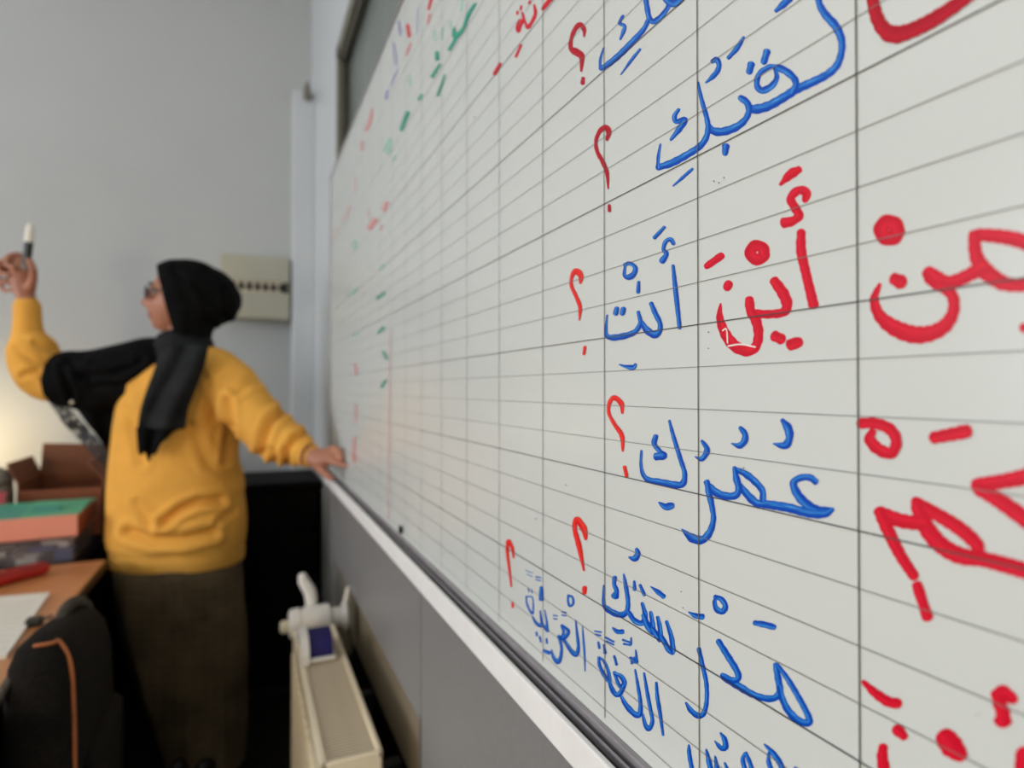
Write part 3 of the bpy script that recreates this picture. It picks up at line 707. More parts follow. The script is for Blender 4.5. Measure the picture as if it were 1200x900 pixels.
# open white exercise book
q = [onZ(-70, 785, TZ), onZ(8, 772, TZ), onZ(58, 698, TZ), onZ(-40, 706, TZ)]
bk = empty('exercise_book', sum(q, Vector())/4, 'open white exercise book lying on the wooden desk', 'book')
mk('page_block', hexa([v+Vector((0, 0, .0004)) for v in q], [v+Vector((0, 0, .008)) for v in q]), 'paper', bk)
for k in range(9):
    t = .1+.09*k; a = q[0].lerp(q[3], t); b = q[1].lerp(q[2], t); a, b = a.lerp(b, .1), a.lerp(b, .9); nn = (q[3]-q[0]).normalized()*.0006
    up = Vector((0, 0, .0083))
    mk('text_line', ([a-nn+up, b-nn+up, b+nn+up, a+nn+up], [(0, 1, 2, 3)]), 'grey', bk)
p = onZ(41, 733, TZ)
bc = empty('binder_clip', p, 'small black binder clip at the edge of the white book', 'clip')
mk('jaw', box(p.x-.016, p.x+.014, p.y-.014, p.y+.014, TZ+.0005, TZ+.018, .005), 'black', bc)
mk('lever', limb([(p+Vector((.012, 0, .010)), .0022), (p+Vector((.028, .006, .016)), .0022), (p+Vector((.028, -.008, .016)), .0022), (p+Vector((.012, -.004, .010)), .0022)], 8), 'steel', bc)
# drawer unit behind the desk: carries boxes, carton and lamp
UZ = 0.735
du = empty('drawer_unit', (-.95, 2.5, 0), 'black drawer unit standing between desk and back wall', 'drawer unit')
mk('body', box(-1.7, -.446, 2.145, 2.95, 0, UZ-.02, .004), 'cab', du)
mk('top', box(-1.7, -.440, 2.140, 2.955, UZ-.02, UZ, .003), 'cab', du)
for k in range(3): mk('drawer', box(-.448, -.438, 2.18, 2.9, .05+k*.22, .25+k*.22, .003), 'cab', du)
# clear box of stationery under the paper tray
yb0 = 2.16; x_r = -0.462; CZ = UZ
cb = empty('storage_box', (-.62, 2.28, CZ), 'clear plastic box filled with stationery under the salmon paper tray', 'box')
mk('shell', box(-.735, x_r, yb0, 2.40, CZ+.0005, CZ+.078, .004), 'clear', cb)
for i, (x, z, sx, sz, m) in enumerate([(-.69, .012, .08, .016, 'paper'), (-.67, .034, .085, .014, 'paper'), (-.58, .010, .05, .02, 'paper'), (-.49, .020, .04, .034, 'blueb'), (-.545, .040, .06, .012, 'blueb'),
        (-.52, .058, .05, .014, 'paper'), (-.64, .058, .07, .012, 'grey'), (-.6, .026, .03, .016, 'grey'), (-.57, .024, .05, .008, 'paper'), (-.49, .052, .025, .018, 'paper')]):
    mk('card', box(x-sx/2, x+sx/2, yb0+.006+.004*(i % 3), yb0+.10, CZ+max(z-sz/2, 0)+.003, CZ+z+sz/2+.003, .002), m, cb)
# salmon tray with green lining
tz0, tz1 = CZ+.079, CZ+.079+.064
frr = Vector((-.452, 2.150, 0)); e1 = Vector((-.998, -.06, 0)); e2 = Vector((-.03, .999, 0))
fl = frr+e1*.36; br_ = frr+e2*.30; bl_ = fl+e2*.30
tr = empty('paper_tray', (fl+br_)/2+Vector((0, 0, tz0)), 'salmon cardboard tray with green lining on top of clear box', 'tray')
cen = (fl+br_)/2
def wallq(a, b, z0, z1, th, m, nm):
    d = (cen-(a+b)/2); e = (b-a).normalized(); d = (d-e*d.dot(e)).normalized()*th
    Z0, Z1 = Vector((0, 0, z0)), Vector((0, 0, z1))
    mk(nm, hexa([a+Z0, b+Z0, b+d+Z0, a+d+Z0], [a+Z1, b+Z1, b+d+Z1, a+d+Z1]), m, tr)
wallq(fl, frr, tz0, tz1, .004, 'salmon', 'front_side'); wallq(frr, br_, tz0, tz1-.004, .004, 'maroon', 'end_side')
wallq(br_, bl_, tz0, tz1, .004, 'green', 'back_side'); wallq(bl_, fl, tz0, tz1, .004, 'salmon', 'end_side')
mk('tray_floor', hexa([v+Vector((0, 0, tz0-.0005)) for v in (fl, frr, br_, bl_)], [v+Vector((0, 0, tz0+.004)) for v in (fl, frr, br_, bl_)]), 'salmon', tr)
def lerp4(u, v): return fl.lerp(frr, u).lerp(bl_.lerp(br_, u), v)
for (u0, u1, v0, v1, za, zb, m) in [(.03, .55, .03, .95, .052, .058, 'teal'), (.56, .97, .03, .95, .048, .064, 'green'), (.60, .80, .03, .6, .030, .066, 'teal')]:
    mk('lining_sheet', hexa([lerp4(u0, v0)+Vector((0, 0, tz0+.004)), lerp4(u1, v0)+Vector((0, 0, tz0+.004)), lerp4(u1, v1)+Vector((0, 0, tz0+.004)), lerp4(u0, v1)+Vector((0, 0, tz0+.004))],
        [lerp4(u0, v0)+Vector((0, 0, tz0+za)), lerp4(u1, v0)+Vector((0, 0, tz0+za)), lerp4(u1, v1)+Vector((0, 0, tz0+zb)), lerp4(u0, v1)+Vector((0, 0, tz0+zb+.004))]), m, tr)
# brown carton with raised flaps
k0, k1, k2, k3 = Vector((-.70, 2.52, 0)), Vector((-.452, 2.52, 0)), Vector((-.452, 2.78, 0)), Vector((-.70, 2.78, 0))
ct = empty('carton', (k0+k2)/2+Vector((0, 0, UZ)), 'open rust brown cardboard carton behind the salmon tray', 'carton')
def up(v, z): return Vector((v.x, v.y, z))
cen2 = (k0+k2)/2
def cside(a, b, z0, z1, nm, m='brown', lean=0.0, z1b=None):
    e = (b-a).normalized(); d = cen2-(a+b)/2; d = (d-e*d.dot(e)).normalized(); th = d*.006; o_ = -d*lean; z2 = z1b or z1
    mk(nm, hexa([up(a, z0), up(b, z0), up(b+th, z0), up(a+th, z0)], [up(a+o_, z1), up(b+o_, z2), up(b+th+o_, z2), up(a+th+o_, z1)]), m, ct)
cside(k0, k1, UZ, .905, 'side', 'maroon'); cside(k1, k2, UZ, .93, 'side', 'maroon'); cside(k2, k3, UZ, .93, 'side'); cside(k3, k0, UZ, .93, 'side')
mk('base', hexa([up(v, UZ+.0002) for v in (k0, k1, k2, k3)], [up(v, UZ+.005) for v in (k0, k1, k2, k3)]), 'brown', ct)
cside(k2, k3, .93, 1.03, 'flap', 'brown', lean=.03, z1b=1.045); cside(k1, k2, .93, .99, 'flap', 'maroon', lean=-.045, z1b=1.02); cside(k3, k0, .93, 1.0, 'flap', 'brown', lean=.03)
# grey pouch and crimson book beside the carton
gx, gy = -.765, 2.55
gp = tag(mk('pouch', limb([(Vector((gx, gy, UZ+.045)), .044), (Vector((gx, gy, UZ+.13)), .050), (Vector((gx+.005, gy+.01, UZ+.21)), .040)], 18), 'grey', smooth=True), 'soft grey pouch standing beside the brown carton', 'pouch')
mk('drawstring', limb([(Vector((gx-.04, gy-.03, UZ+.2)), .003), (Vector((gx, gy-.045, UZ+.195)), .003), (Vector((gx+.04, gy-.02, UZ+.2)), .003)], 8), 'black', gp)
cbk = empty('crimson_book', (-.79, 2.485, UZ), 'crimson covered book standing in front of the grey pouch', 'book')
mk('cover', merge(box(-.87, -.715, 2.462, 2.466, UZ+.0005, UZ+.175, .001), box(-.87, -.715, 2.490, 2.494, UZ+.0005, UZ+.175, .001), box(-.874, -.869, 2.462, 2.494, UZ+.0005, UZ+.175, .001)), 'pinkred', cbk)
mk('pages', box(-.868, -.719, 2.4662, 2.4898, UZ+.003, UZ+.171, .001), 'paper', cbk)
# unseen desk lamp, added for the warm glow on the back wall
LXp, LYp, LZp = -1.06, 2.80, 1.02
dl = empty('wall_glow_lamp', (LXp, LYp-.05, UZ), 'small unseen desk lamp added for the warm glow on the back wall', 'lamp')
mk('base', cyl((LXp, LYp-.05, UZ), (LXp, LYp-.05, UZ+.02), .06, 24), 'black', dl)
mk('stem', limb([((LXp, LYp-.05, UZ+.015), .008), ((LXp, LYp-.10, UZ+.12), .008), ((LXp, LYp-.105, LZp-.01), .008)], 10), 'steel', dl)
mk('shade', loft([ring((LXp, LYp-.10+.12*t_, LZp), (.085*math.sin(.25+1.32*t_), 0, 0), (0, 0, .085*math.sin(.25+1.32*t_)), 28) for t_ in (0, .15, .3, .5, .75, 1)], cap=False), 'steel', dl, smooth=True)
mk('bulb', ell((LXp, LYp-.03, LZp), (.032, 0, 0), (0, .032, 0), (0, 0, .032), 16, 10), 'bulb', dl, smooth=True)
# unseen globe lamp left of the camera, added as warm low fill light
FXp, FYp = -1.35, -0.95
fl_ = empty('warm_fill_lamp', (FXp, FYp, 0), 'unseen globe floor lamp added as warm low fill light', 'lamp')
mk('base', cyl((FXp, FYp, 0), (FXp, FYp, .025), .15, 28), 'black', fl_)
mk('pole', limb([((FXp, FYp, .02), .012), ((FXp, FYp, .74), .012)], 12, 1), 'steel', fl_)
mk('globe', ell((FXp, FYp, .88), (.16, 0, 0), (0, .16, 0), (0, 0, .16), 24, 14), 'globe', fl_, smooth=True)

# ================================================================== CHAIR AND BACKPACK
CYc = 1.37
ch = empty('chair', (-.62, CYc, 0), 'black padded chair pushed under wooden desk', 'chair')
mk('seat', box(-.86, -.42, CYc-.22, CYc+.22, .43, .49, .02, 3), 'mesh', ch)
bkr = []
for i in range(9):
    t = i/8; z = .50+.21*t; wd = .20-.03*t**3
    bkr.append(ring((-.395+.012*t, CYc, z), (.020, 0, 0), (0, wd, 0), 28, .5))
for t, k in ((.35, .93), (.7, .75), (1, .35)):
    bkr.append(ring((-.383, CYc, .71+.022*t), (.020*k, 0, 0), (0, .17*k, 0), 28, .5))
mk('backrest', loft(bkr), 'mesh', ch, smooth=True)
for x, y in ((-.84, -.19), (-.84, .19), (-.44, -.19), (-.44, .19)): mk('leg', limb([((x, CYc+y, .012), .012), ((x, CYc+y, .44), .012)], 12, 1), 'steel', ch)
for y in (-.18, .18): mk('back_post', limb([((-.43, CYc+y, .45), .011), ((-.41, CYc+y, .52), .011), ((-.40, CYc+y, .56), .011)], 12), 'steel', ch)
# backpack hung from the back of the chair
bp_ = empty('backpack', (-.30, CYc, .36), 'black backpack with orange piping hanging on the chair back', 'backpack')
def bagring(z, x0, x1, y0, y1, e=.45): return ring(((x0+x1)/2, (y0+y1)/2, z), ((x1-x0)/2, 0, 0), (0, (y1-y0)/2, 0), 32, e)
bag = [bagring(.36, -.345, -.28, 1.28, 1.46), bagring(.365, -.358, -.262, 1.21, 1.53), bagring(.40, -.360, -.252, 1.19, 1.55), bagring(.62, -.360, -.248, 1.185, 1.555), bagring(.76, -.360, -.253, 1.19, 1.55),
       bagring(.805, -.357, -.262, 1.20, 1.53), bagring(.83, -.350, -.275, 1.22, 1.51), bagring(.842, -.335, -.290, 1.27, 1.46)]
bag = [[Vector((p.x, p.y, p.z-(.13*(p.y-1.20) if p.z > .7 else 0)-(.25*max(0, -.315-p.x) if p.z > .78 else 0))) for p in r] for r in bag]
mk('body', loft(bag), 'mesh', bp_, smooth=True)
pp = [bag[2][28], bag[3][28], bag[4][28], bag[5][28], bag[6][27], bag[6][26], bag[6][25], bag[6][24]]
mk('piping', limb([(p+(p-Vector((-.305, 1.36, p.z))).normalized()*.001, .0032) for p in pp], 8, 4), 'orange', bp_)
mk('front_pocket', loft([bagring(.42, -.272, -.236, 1.26, 1.48), bagring(.43, -.272, -.228, 1.24, 1.50), bagring(.60, -.272, -.226, 1.24, 1.50), bagring(.62, -.272, -.240, 1.26, 1.48)]), 'mesh', bp_, smooth=True)
mk('top_handle', limb([(Vector((-.322, 1.38, .80)), .009), (Vector((-.316, 1.42, .822)), .011), (Vector((-.308, 1.47, .818)), .012), (Vector((-.298, 1.50, .79)), .012), (Vector((-.292, 1.50, .74)), .011)], 10), 'greymesh', bp_)
mk('shoulder_strap', limb([(Vector((-.345, 1.215, .78)), .012), (Vector((-.360, 1.175, .74)), .014), (Vector((-.366, 1.150, .66)), .015), (Vector((-.364, 1.18, .52)), .013), (Vector((-.355, 1.22, .44)), .010)], 12, flat=.55), 'greymesh', bp_)
mk('buckle', box(-.300, -.282, 1.50, 1.535, .70, .765, .006), 'greymesh', bp_)

# ================================================================== PERSON
Z0 = 1.94
def Lf(p): return Vector(p)
root_loc = W(232, 700, Z0+.02); root_loc.z = 0
Fv = F0
K = Z0/FPX
# ---------- head
HC = W(217, 350, Z0)
hf = (R_*-.925 - F0*.38 + U0*.05).normalized(); hs = hf.cross(U0).normalized(); hu = hs.cross(hf).normalized()   # face direction, side, up
def HP(f, s_, u): return HC+hf*f+hs*s_+hu*u
def head_mesh(grow=0.0):
    nu, nv = 48, 36; rings = []
    for i in range(nv+1):
        la = -math.pi/2+math.pi*i/nv; la = max(min(la, 1.53), -1.53); r = []
        for j in range(nu):
            lo = 2*math.pi*j/nu
            f = math.cos(la)*math.cos(lo); s_ = math.cos(la)*math.sin(lo); u = math.sin(la)
            x, y, z = f*.096, s_*.076, u*.118
            if u < 0:
                y *= 1-.30*(-u)**1.6; x = x*(1-.12*(-u)) + .030*(-u)**2*max(f, 0) + (.022*(-u) if f > -.2 else -.0)
            if f > 0:
                def G(sy, sz, yy, zz): return math.exp(-((y-yy)/sy)**2-((z-zz)/sz)**2)
                x += .026*G(.011, .016, 0, -.026)+.013*G(.010, .022, 0, -.003)           # nose
                x += .007*G(.05, .012, 0, .030)                                          # brow
                x -= .010*(G(.016, .011, .031, .008)+G(.016, .011, -.031, .008))         # sockets
                x += .008*G(.022, .008, 0, -.058)-.004*G(.03, .004, 0, -.0645)+.008*G(.02, .007, 0, -.071)   # lips
                x += .010*G(.022, .014, 0, -.100)                                        # chin
                x += .005*(G(.02, .02, .042, -.03)+G(.02, .02, -.042, -.03))             # cheeks
            r.append(HP(x+(.0 if True else 0), y, z))
        rings.append(r)
    return loft(rings)
# ---------- right arm (raised) and left arm (at the board): joints as (px, py, depth)
RA = [(172, 436, Z0), (110, 442, Z0-.03), (50, 450, Z0-.06), (40, 420, Z0-.075), (34, 386, Z0-.085), (32, 356, Z0-.09)]
LA = [(256, 438, Z0-.01), (286, 468, Z0-.05), (314, 500, Z0-.10), (340, 522, Z0-.155), (352, 530, Z0-.18), (364, 534, Z0-.205)]
def J(t): return W(*t)
parts = [head_mesh()]
parts.append(limb([(HP(-.015, 0, -.06), .058), (W(216, 398, Z0+.005), .055), (W(218, 425, Z0+.01), .07)], 16))
def trunk(lst, e=.85, n=32):
    rg = []
    for (xl, xr, y, dep) in lst:
        z = Z0+.01; k = z/FPX; c_ = W((xl+xr)/2, y, z)
        rg.append(ring(c_, R_*((xr-xl)/2*k), F0*dep, n, e))
    return rg
parts.append(loft(trunk([(190, 245, 418, .05), (160, 268, 432, .07), (155, 268, 470, .09), (158, 262, 520, .085), (160, 262, 570, .09), (152, 272, 630, .11), (150, 276, 670, .115), (158, 272, 700, .10)])))
for (hx, kx, ax) in ((188, 205, 222), (240, 248, 252)):
    parts.append(limb([(W(hx, 660, Z0), .085), (W(hx+4, 720, Z0), .075), (W(kx, 790, Z0), .052), (W(kx+6, 820, Z0), .052), (W(ax, 880, Z0), .036), (W(ax, 893, Z0), .036)], 16))
    parts.append(limb([(W(ax, 894, Z0+.02), .032), (W(ax-8, 899, Z0-.06), .03), (W(ax-14, 900, Z0-.13), .022)], 14))
parts.append(limb([(J(RA[0]), .055), (J(RA[1]), .048), (J(RA[2]), .042), (J(RA[3]), .040), (J(RA[4]), .030), (J(RA[5]), .026), (W(30, 346, Z0-.09), .026)], 14))
parts.append(limb([(J(LA[0]), .055), (J(LA[1]), .048), (J(LA[2]), .042), (J(LA[3]), .036), (J(LA[4]), .029), (J(LA[5]), .025), (W(368, 536, Z0-.215), .025)], 14))
# right hand: palm, four fingers curled to the left, thumb closing on the pen
zr = Z0-.095
def PR(x, y, dz): return W(x, y, zr+dz)
parts.append(limb([(PR(30, 350, 0), .024), (PR(28, 336, .005), .033), (PR(27, 322, .008), .036), (PR(27, 312, .010), .030)], 14, flat=.8))
fing_r = [[(30,308,.018), (22,299,.000), (10,301,-.022), (8,310,-.034), (17,314,-.036)],       # index
          [(24,312,.028), (12,304,.010), (0,309,-.012), (0,319,-.026), (10,322,-.030)],         # middle
          [(20,320,.030), (8,315,.012), (-3,321,-.008), (0,330,-.022), (9,331,-.026)],          # ring
          [(20,329,.026), (9,328,.010), (2,333,-.006), (4,340,-.018), (11,340,-.020)]]          # little
for i, fg in enumerate(fing_r):
    rr = [.0105, .0105, .010, .0088][i]
    parts.append(limb([(PR(*p), rr*(1-.07*k)) for k, p in enumerate(fg)], 12))
parts.append(limb([(PR(36, 336, -.010), .015), (PR(39, 324, -.022), .012), (PR(38, 313, -.034), .0105), (PR(34, 305, -.040), .0095)], 12))
# left hand: index pointing at the board, others curled, thumb below
def PL(x, y, z): return W(x, y, z)
parts.append(limb([(PL(362, 533, 1.735), .024), (PL(371, 536, 1.722), .030), (PL(381, 536, 1.712), .031), (PL(387, 536, 1.706), .026)], 14, flat=.72))
fing_l = [[(384,541,1.700), (392,542,1.684), (399,544,1.668), (406,546,1.655)],
          [(387,537,1.705), (395,533,1.698), (400,534,1.692), (401,541,1.690)],
          [(387,532,1.712), (394,527,1.706), (399,529,1.699), (398,536,1.696)],
          [(384,528,1.718), (390,524,1.714), (394,526,1.708), (394,532,1.704)]]
for i, fg in enumerate(fing_l):
    rr = [.0095, .0095, .009, .008][i]
    parts.append(limb([(PL(*p), rr*(1-.08*k)) for k, p in enumerate(fg)], 12))
parts.append(limb([(PL(370, 543, 1.712), .015), (PL(377, 551, 1.702), .012), (PL(384, 557, 1.696), .0105), (PL(389, 561, 1.692), .009)], 12))
body = remesh(merge(*parts), 0.0042, 3, .5)
per = mk('person', body, ['skin', 'lip'], loc=root_loc, smooth=True)
tag(per, 'person in mustard sweater and black headscarf raising a marker beside the board', 'person')
for pg in per.data.polygons:
    v = Vector(pg.center)+root_loc-HC; f_, s_, u_ = v.dot(hf), v.dot(hs), v.dot(hu)
    if f_ > .07 and abs(s_) < .026*(1-abs(u_+.0645)/.03) and -.078 < u_ < -.052: pg.material_index = 1
# face details
for sg in (-1, 1):
    e = mk('eye', ell(HP(.080, sg*.031, .006), hf*.011, hs*.0135, hu*.008, 16, 10), 'eyew', per, smooth=True)
    mk('iris', ell(HP(.0885, sg*.031, .006), hf*.003, hs*.0055, hu*.0058, 12, 8), 'iris', e, smooth=True)
    mk('eyebrow', limb([(HP(.098, sg*.016, .030), .003), (HP(.097, sg*.032, .036), .0035), (HP(.086, sg*.050, .030), .002)], 8), 'brow', per)
gl = mk('glasses_frame', merge(*[limb([(HP(.108-.10*abs(.036*sg+.024*math.cos(t)-0)**1.2*1.6, sg*.034+.0255*math.cos(t), .004+.019*math.sin(t)), .0026) for t in [2*math.pi*i/20 for i in range(21)]], 8, 1) for sg in (-1, 1)],
      limb([(HP(.108, -.009, .008), .0022), (HP(.112, 0, .011), .0022), (HP(.108, .009, .008), .0022)], 8),
      *[limb([(HP(.098, sg*.060, .009), .0026), (HP(.05, sg*.077, .010), .0026), (HP(-.01, sg*.080, .006), .0026)], 8) for sg in (-1, 1)]), 'black', per)
for sg in (-1, 1):
    mk('lens', ell(HP(.1035, sg*.034, .004), hf*.0012, hs*.024, hu*.0175, 20, 8), 'lens', gl)
# ---------- sweater with blousing and creases
def seg_d(x, y, a, b):
    dx, dy = b[0]-a[0], b[1]-a[1]; l = dx*dx+dy*dy or 1; t = max(0, min(1, ((x-a[0])*dx+(y-a[1])*dy)/l))
    return math.hypot(x-a[0]-dx*t, y-a[1]-dy*t)
def crease(data, lines, wamp=.004, wfreq=9, facing=True, vert=1.0):
    V, Fc = data; N = normals(V, Fc); out = []
    for v, n in zip(V, N):
        x, y, z = px(v); d = 0
        if not facing or n.dot(v-CAM) < .03:
            for pts, wd, dep in lines:
                m_ = min(seg_d(x, y, pts[i], pts[i+1]) for i in range(len(pts)-1))
                if m_ < wd*3: d -= dep*(math.exp(-(m_/wd)**2) - .45*math.exp(-((m_-wd*1.9)/wd)**2))
        d += wamp*noise.noise(Vector((v.x*wfreq, v.y*wfreq, v.z*wfreq*vert)))
        out.append(v+n*d)
    return out, Fc
tor = trunk([(188, 246, 413, .062), (170, 258, 420, .085), (156, 274, 434, .105), (148, 279, 455, .12), (143, 276, 485, .13), (139, 275, 520, .138), (137, 279, 560, .146), (135, 283, 595, .150),
             (133, 285, 620, .152), (134, 284, 634, .146), (137, 282, 641, .138), (138, 281, 656, .137), (139.5, 279.5, 659, .132)], .86, 44)
swp = [loft(tor),
       limb([(J(RA[0]), .086), (W(130, 440, Z0-.02), .078), (W(85, 445, Z0-.045), .072), (W(54, 444, Z0-.06), .070), (W(43, 426, Z0-.07), .070), (W(38, 406, Z0-.08), .062), (W(34.5, 396, Z0-.082), .047), (W(33, 386, Z0-.085), .039), (W(32, 360, Z0-.09), .036)], 22),
       limb([(W(250, 440, Z0), .095), (W(270, 455, Z0-.03), .090), (W(288, 476, Z0-.06), .080), (W(308, 498, Z0-.095), .077), (W(326, 513, Z0-.13), .073), (W(341, 522, Z0-.16), .064), (W(348, 526, Z0-.172), .052), (W(353, 529, Z0-.18), .043), (W(361, 533, Z0-.195), .036)], 22)]
sw = remesh(merge(*swp), 0.0065, 5, .5)
sw = crease(sw, [
    ([(192, 612), (212, 597), (232, 588), (258, 586)], 5, .018), ([(150, 624), (180, 633), (215, 632), (250, 624)], 6, .017),
    ([(255, 612), (272, 600)], 4, .008), ([(160, 590), (176, 618)], 5, .007), ([(268, 470), (270, 500), (264, 540)], 5, .014), ([(272, 455), (300, 440)], 4, .006),
    ([(277, 462), (290, 452), (303, 447)], 4, .010), ([(306, 532), (308, 512), (318, 492), (336, 478)], 5, .020), ([(336, 545), (336, 528), (346, 514), (360, 507)], 4, .015), ([(322, 540), (318, 528)], 4, .010),
    ([(18, 408), (40, 425), (66, 430)], 4, .008), ([(28, 440), (45, 435), (60, 455)], 4, .008), ([(42, 402), (62, 412)], 4, .007), ([(150, 480), (165, 540)], 6, .007), ([(225, 500), (245, 545), (275, 560)], 6, .008), ([(230, 430), (245, 450), (248, 490)], 5, .007)],
    .006, 11)
mk('sweater', sw, 'knit', per, smooth=True)
mk('hem_band', loft(trunk([(136.5, 282.5, 642, .1400), (136.5, 282.5, 645, .1415), (137, 282, 655, .1415), (138, 281, 658, .139)], .86, 44), cap=False), 'knit', per, smooth=True)
# ---------- skirt
sk = []
for (xl, xr, y, dep) in [(146, 274, 640, .128), (141, 279, 655, .138), (142, 281, 680, .142), (149, 284, 720, .142), (161, 286, 765, .138), (177, 286, 810, .135), (192, 285, 850, .132), (203, 283, 885, .13), (204, 283, 893, .128)]:
    c_ = W((xl+xr)/2, y, Z0+.01); kk = (Z0+.01)/FPX; rg = []
    for i in range(64):
        t = 2*math.pi*i/64; pl_ = 1+.035*max(0, (y-660)/230)*math.sin(9*t+1.3)+.02*max(0, (y-660)/230)*math.sin(17*t)
        ct, s_ = math.cos(t), math.sin(t); ct = math.copysign(abs(ct)**.88, ct); s_ = math.copysign(abs(s_)**.88, s_)
        rg.append(c_+R_*((xr-xl)/2*kk*ct*pl_)+F0*(dep*s_*pl_))
    sk.append(rg)
sk2 = []
for j in range(64):
    sk2.append(crom([tuple(r[j]) for r in sk], 4))
skr = [[Vector(sk2[j][i]) for j in range(64)] for i in range(len(sk2[0]))]
skd = crease(loft(skr, cap=False), [([(165, 690), (200, 760), (215, 800)], 8, .016), ([(180, 720), (225, 780)], 7, .012), ([(235, 680), (238, 760)], 9, .010), ([(205, 800), (245, 830)], 7, .012)], .008, 7)
mk('skirt', skd, 'tweed', per, smooth=True)
for ax in (222, 252):
    mk('shoe', remesh(merge(limb([(W(ax, 896, Z0+.035), .036), (W(ax-6, 899, Z0-.05), .036), (W(ax-15, 901, Z0-.16), .028)], 16, flat=.8)), .006, 3), 'shoe', per, smooth=True)
# ---------- headscarf
cap_ = merge(ell(HP(-.012, 0, .008), hf*.112, hs*.094, hu*.123, 36, 24),
             ell(HP(-.096, 0, -.010), hf*.072, hs*.082, (hu*.9-hf*.25)*.082, 28, 18),
             ell(HP(-.055, 0, .022), hf*.105, hs*.086, hu*.090, 28, 18), ell(HP(.030, 0, .044), hf*.078, hs*.082, hu*.078, 28, 18),
             limb([(HP(-.01, 0, -.05), .092), (HP(-.01, 0, -.10), .078), (HP(-.012, 0, -.15), .074)], 24))
cv, cf = remesh(cap_, .006, 6, .5)
bm = bmesh.new(); vs = [bm.verts.new(v) for v in cv]
for f in cf:
    try: bm.faces.new([vs[i] for i in f])
    except ValueError: pass
# the face opening: everything in front of a plane that leans from forehead to jaw
pc_ = HP(.056, 0, .006); pnrm = (hf*1.0 - hu*.30 ).normalized()
bmesh.ops.bisect_plane(bm, geom=list(bm.verts)+list(bm.edges)+list(bm.faces), plane_co=pc_, plane_no=pnrm, clear_outer=True)
bmesh.ops.recalc_face_normals(bm, faces=bm.faces)
bm.verts.index_update(); cv = [v.co.copy() for v in bm.verts]; cf = [tuple(v.index for v in f.verts) for f in bm.faces]; bm.free()
hsd = crease((cv, cf), [([(205, 318), (225, 330), (250, 350), (262, 372)], 5, .006), ([(262, 340), (268, 360), (262, 385)], 4, .009), ([(212, 330), (225, 360), (222, 390)], 6, .004), ([(240, 318), (262, 338)], 4, .004)], .004, 12)
hso = mk('headscarf', hsd, 'scarf', per, smooth=True)
md = hso.modifiers.new('t', 'SOLIDIFY'); md.thickness = .006; md.offset = -1
# wound round the neck
wr = []
for k, (y, rx, dz) in enumerate([(394, .066, .005), (400, .072, .0), (406, .076, -.002), (411, .080, .0), (417, .090, .004)]):
    pts = []
    for i in range(25):
        t = 2*math.pi*i/24; c_ = W(215+k*.8, y+2*math.sin(2*t+k), Z0+dz)
        pts.append((c_+R_*(rx*math.cos(t))+F0*(rx*.95*math.sin(t)), .0155+.003*math.sin(3*t+k)))
    wr.append(limb(pts, 10, 1))
mk('scarf_wrap', remesh(merge(*wr), .007, 4, .5), 'wrap', per, smooth=True)
# tail hanging down the front
rows = [(404, 190, 244, -.128), (418, 187, 241, -.140), (435, 182, 236, -.150), (455, 174, 229, -.158), (475, 167, 222, -.163), (490, 163, 219, -.166), (503, 161, 217, -.168)]
grid = []
for (y, xl, xr, dz) in crom(rows, 3):
    grid.append([W(xl+(xr-xl)*j/16, y, Z0+dz-.012*math.sin(j/16*math.pi*3+y*.03)-.012*math.sin(j/16*math.pi)) for j in range(17)])
mk('scarf_tail', sheet_thick(grid, .005), 'wrap', per, smooth=True)
low = []
for i in range(6):
    t = i/5; row = []
    for j in range(17):
        q_ = j/16; hem = 540-34*abs(q_-.42)/.58*(1 if q_ > .42 else .5)+4*math.sin(q_*23)
        y = 501+(hem-501)*t; xl, xr = 161+2*t, 217-22*t
        row.append(W(xl+(xr-xl)*q_, y, Z0-.170-.010*math.sin(q_*math.pi*4)))
    low.append(row)
mk('scarf_fringe', sheet_thick(low, .004), 'scarf', per, smooth=True)
# shawl over the raised upper arm
dr = remesh(merge(limb([(W(205, 424, Z0+.005), .085), (W(182, 430, Z0-.005), .100), (W(150, 436, Z0-.015), .098), (W(115, 443, Z0-.03), .092), (W(88, 445, Z0-.046), .090), (W(66, 445, Z0-.056), .086)], 26, round_ends=False),
      limb([(W(88, 464, Z0-.055), .042), (W(108, 463, Z0-.045), .056), (W(140, 452, Z0-.035), .06), (W(165, 440, Z0-.03), .06)], 18)), .0065, 5)
dr = crease(dr, [([(80, 425), (110, 452), (150, 452), (180, 430)], 5, .012), ([(95, 440), (130, 440), (165, 425)], 5, .010), ([(72, 430), (84, 465)], 4, .012), ([(110, 425), (150, 420)], 4, .008)], .006, 10)
mk('scarf_drape', dr, 'scarf', per, smooth=True)
mk('brooch', ell(W(84, 471.5, Z0-.125), R_*.006, F0*.005, U0*.006, 12, 8), 'cream', per)
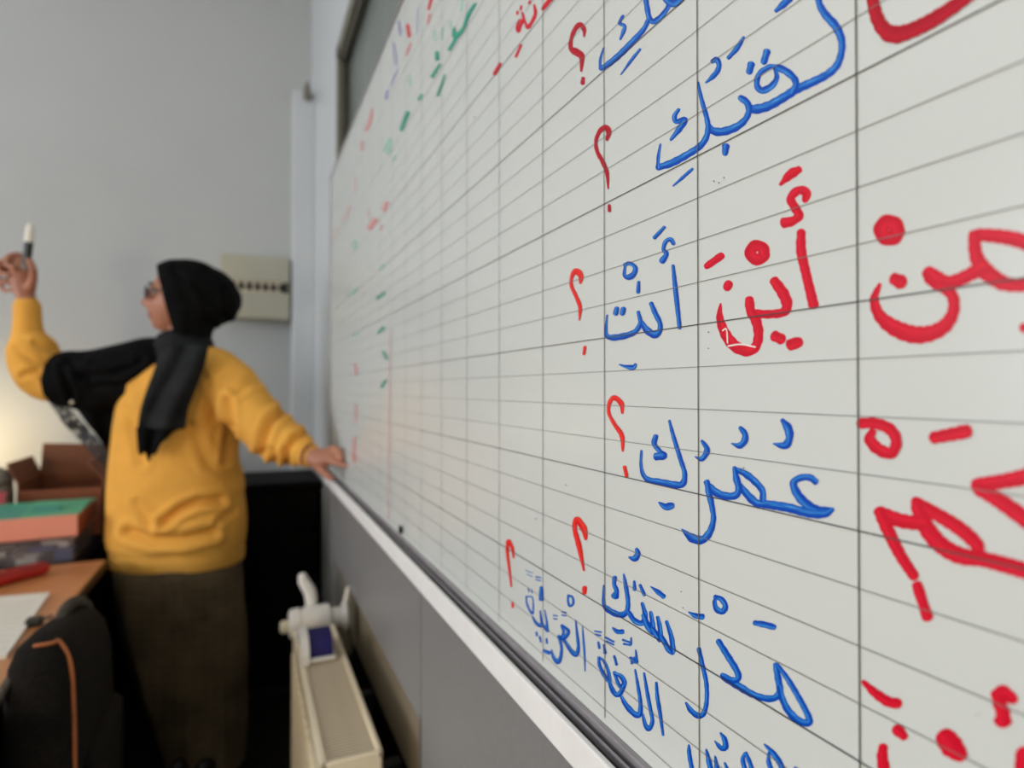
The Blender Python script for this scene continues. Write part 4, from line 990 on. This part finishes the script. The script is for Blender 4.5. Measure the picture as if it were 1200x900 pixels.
# the hanging end and its lace border
grid = []
for i in range(14):
    t = i/13; row = []
    for j in range(13):
        q_ = j/12                       # q: 0 near the elbow, 1 at the body
        ytop = 470-12*q_; xt = 62+82*q_
        xb = 104+38*q_; yb = 498+52*q_
        row.append(W(xt+(xb-xt)*t, ytop+(yb-ytop)*t, Z0-.035+.02*math.sin(q_*9+t*3)))
    grid.append(row)
mk('scarf_end', sheet_thick([r[3:] for r in grid], .003), 'scarf', per, smooth=True)
gl1 = []
for i in range(6):
    t = i/5; row = []
    for j in range(16):
        q_ = j/15
        a = (66+42*q_, 472+14*q_) if q_ < .35 else (80.7+(142-80.7)*(q_-.35)/.65, 477+(545-477)*(q_-.35)/.65)
        b = (58+36*q_/.35*.5, 472+26*q_/.35) if q_ < .35 else (76+(128-76)*(q_-.35)/.65, 498+(552-498)*(q_-.35)/.65)
        row.append(W(a[0]+(b[0]-a[0])*t, a[1]+(b[1]-a[1])*t, Z0-.050+.012*math.sin(q_*14)))
    gl1.append(row)
mk('lace_border', sheet_thick(gl1, .0015), 'lace', per, smooth=True)
# bracelet
wc = W(362, 533, 1.735); ax_ = (W(371, 536, 1.722)-wc).normalized(); a_ = ax_.orthogonal().normalized(); b_ = ax_.cross(a_)
mk('bracelet', limb([(wc+a_*.0295*math.cos(t)+b_*.0275*math.sin(t), .0045) for t in [2*math.pi*i/20 for i in range(21)]], 8, 1), 'band', per)
# marker in the raised hand
m0, m1 = W(30, 316, zr-.034), W(36.5, 262, zr-.045); dm = m1-m0
mp_ = empty('marker_pen', m0, 'black board marker with a white cap held in raised hand', 'marker')
mk('barrel', cyl(m0+dm*.12, m0+dm*.62, .0115, 18), 'black', mp_)
mk('grip_end', cyl(m0, m0+dm*.13, .0105, 18, [(0, .0085), (.1, .0105), (1, .0105)]), 'grey', mp_)
mk('cap', cyl(m0+dm*.60, m1, .0125, 18, [(0, .0125), (.75, .0115), (.95, .008), (1, .005)]), 'paper', mp_)

# ================================================================== CEILING LIGHTS (out of view, added to light the room)
for (x, y) in ((-1.2, 0.2), (-3.0, 0.2), (-1.2, 2.0), (-3.0, 2.0), (-1.2, -1.7), (-3.0, -1.7)):
    cl = empty('ceiling_fill_light', (x, y, RZ-.07), 'long fluorescent fitting added out of view to light the room', 'ceiling light', 'unseen fluorescent fittings added on the ceiling')
    mk('housing', box(x-.62, x+.62, y-.11, y+.11, RZ-.03, RZ-.0005, .004), 'railwhite', cl)
    mk('diffuser', box(x-.60, x+.60, y-.09, y+.09, RZ-.07, RZ-.03, .01), 'lamp', cl)
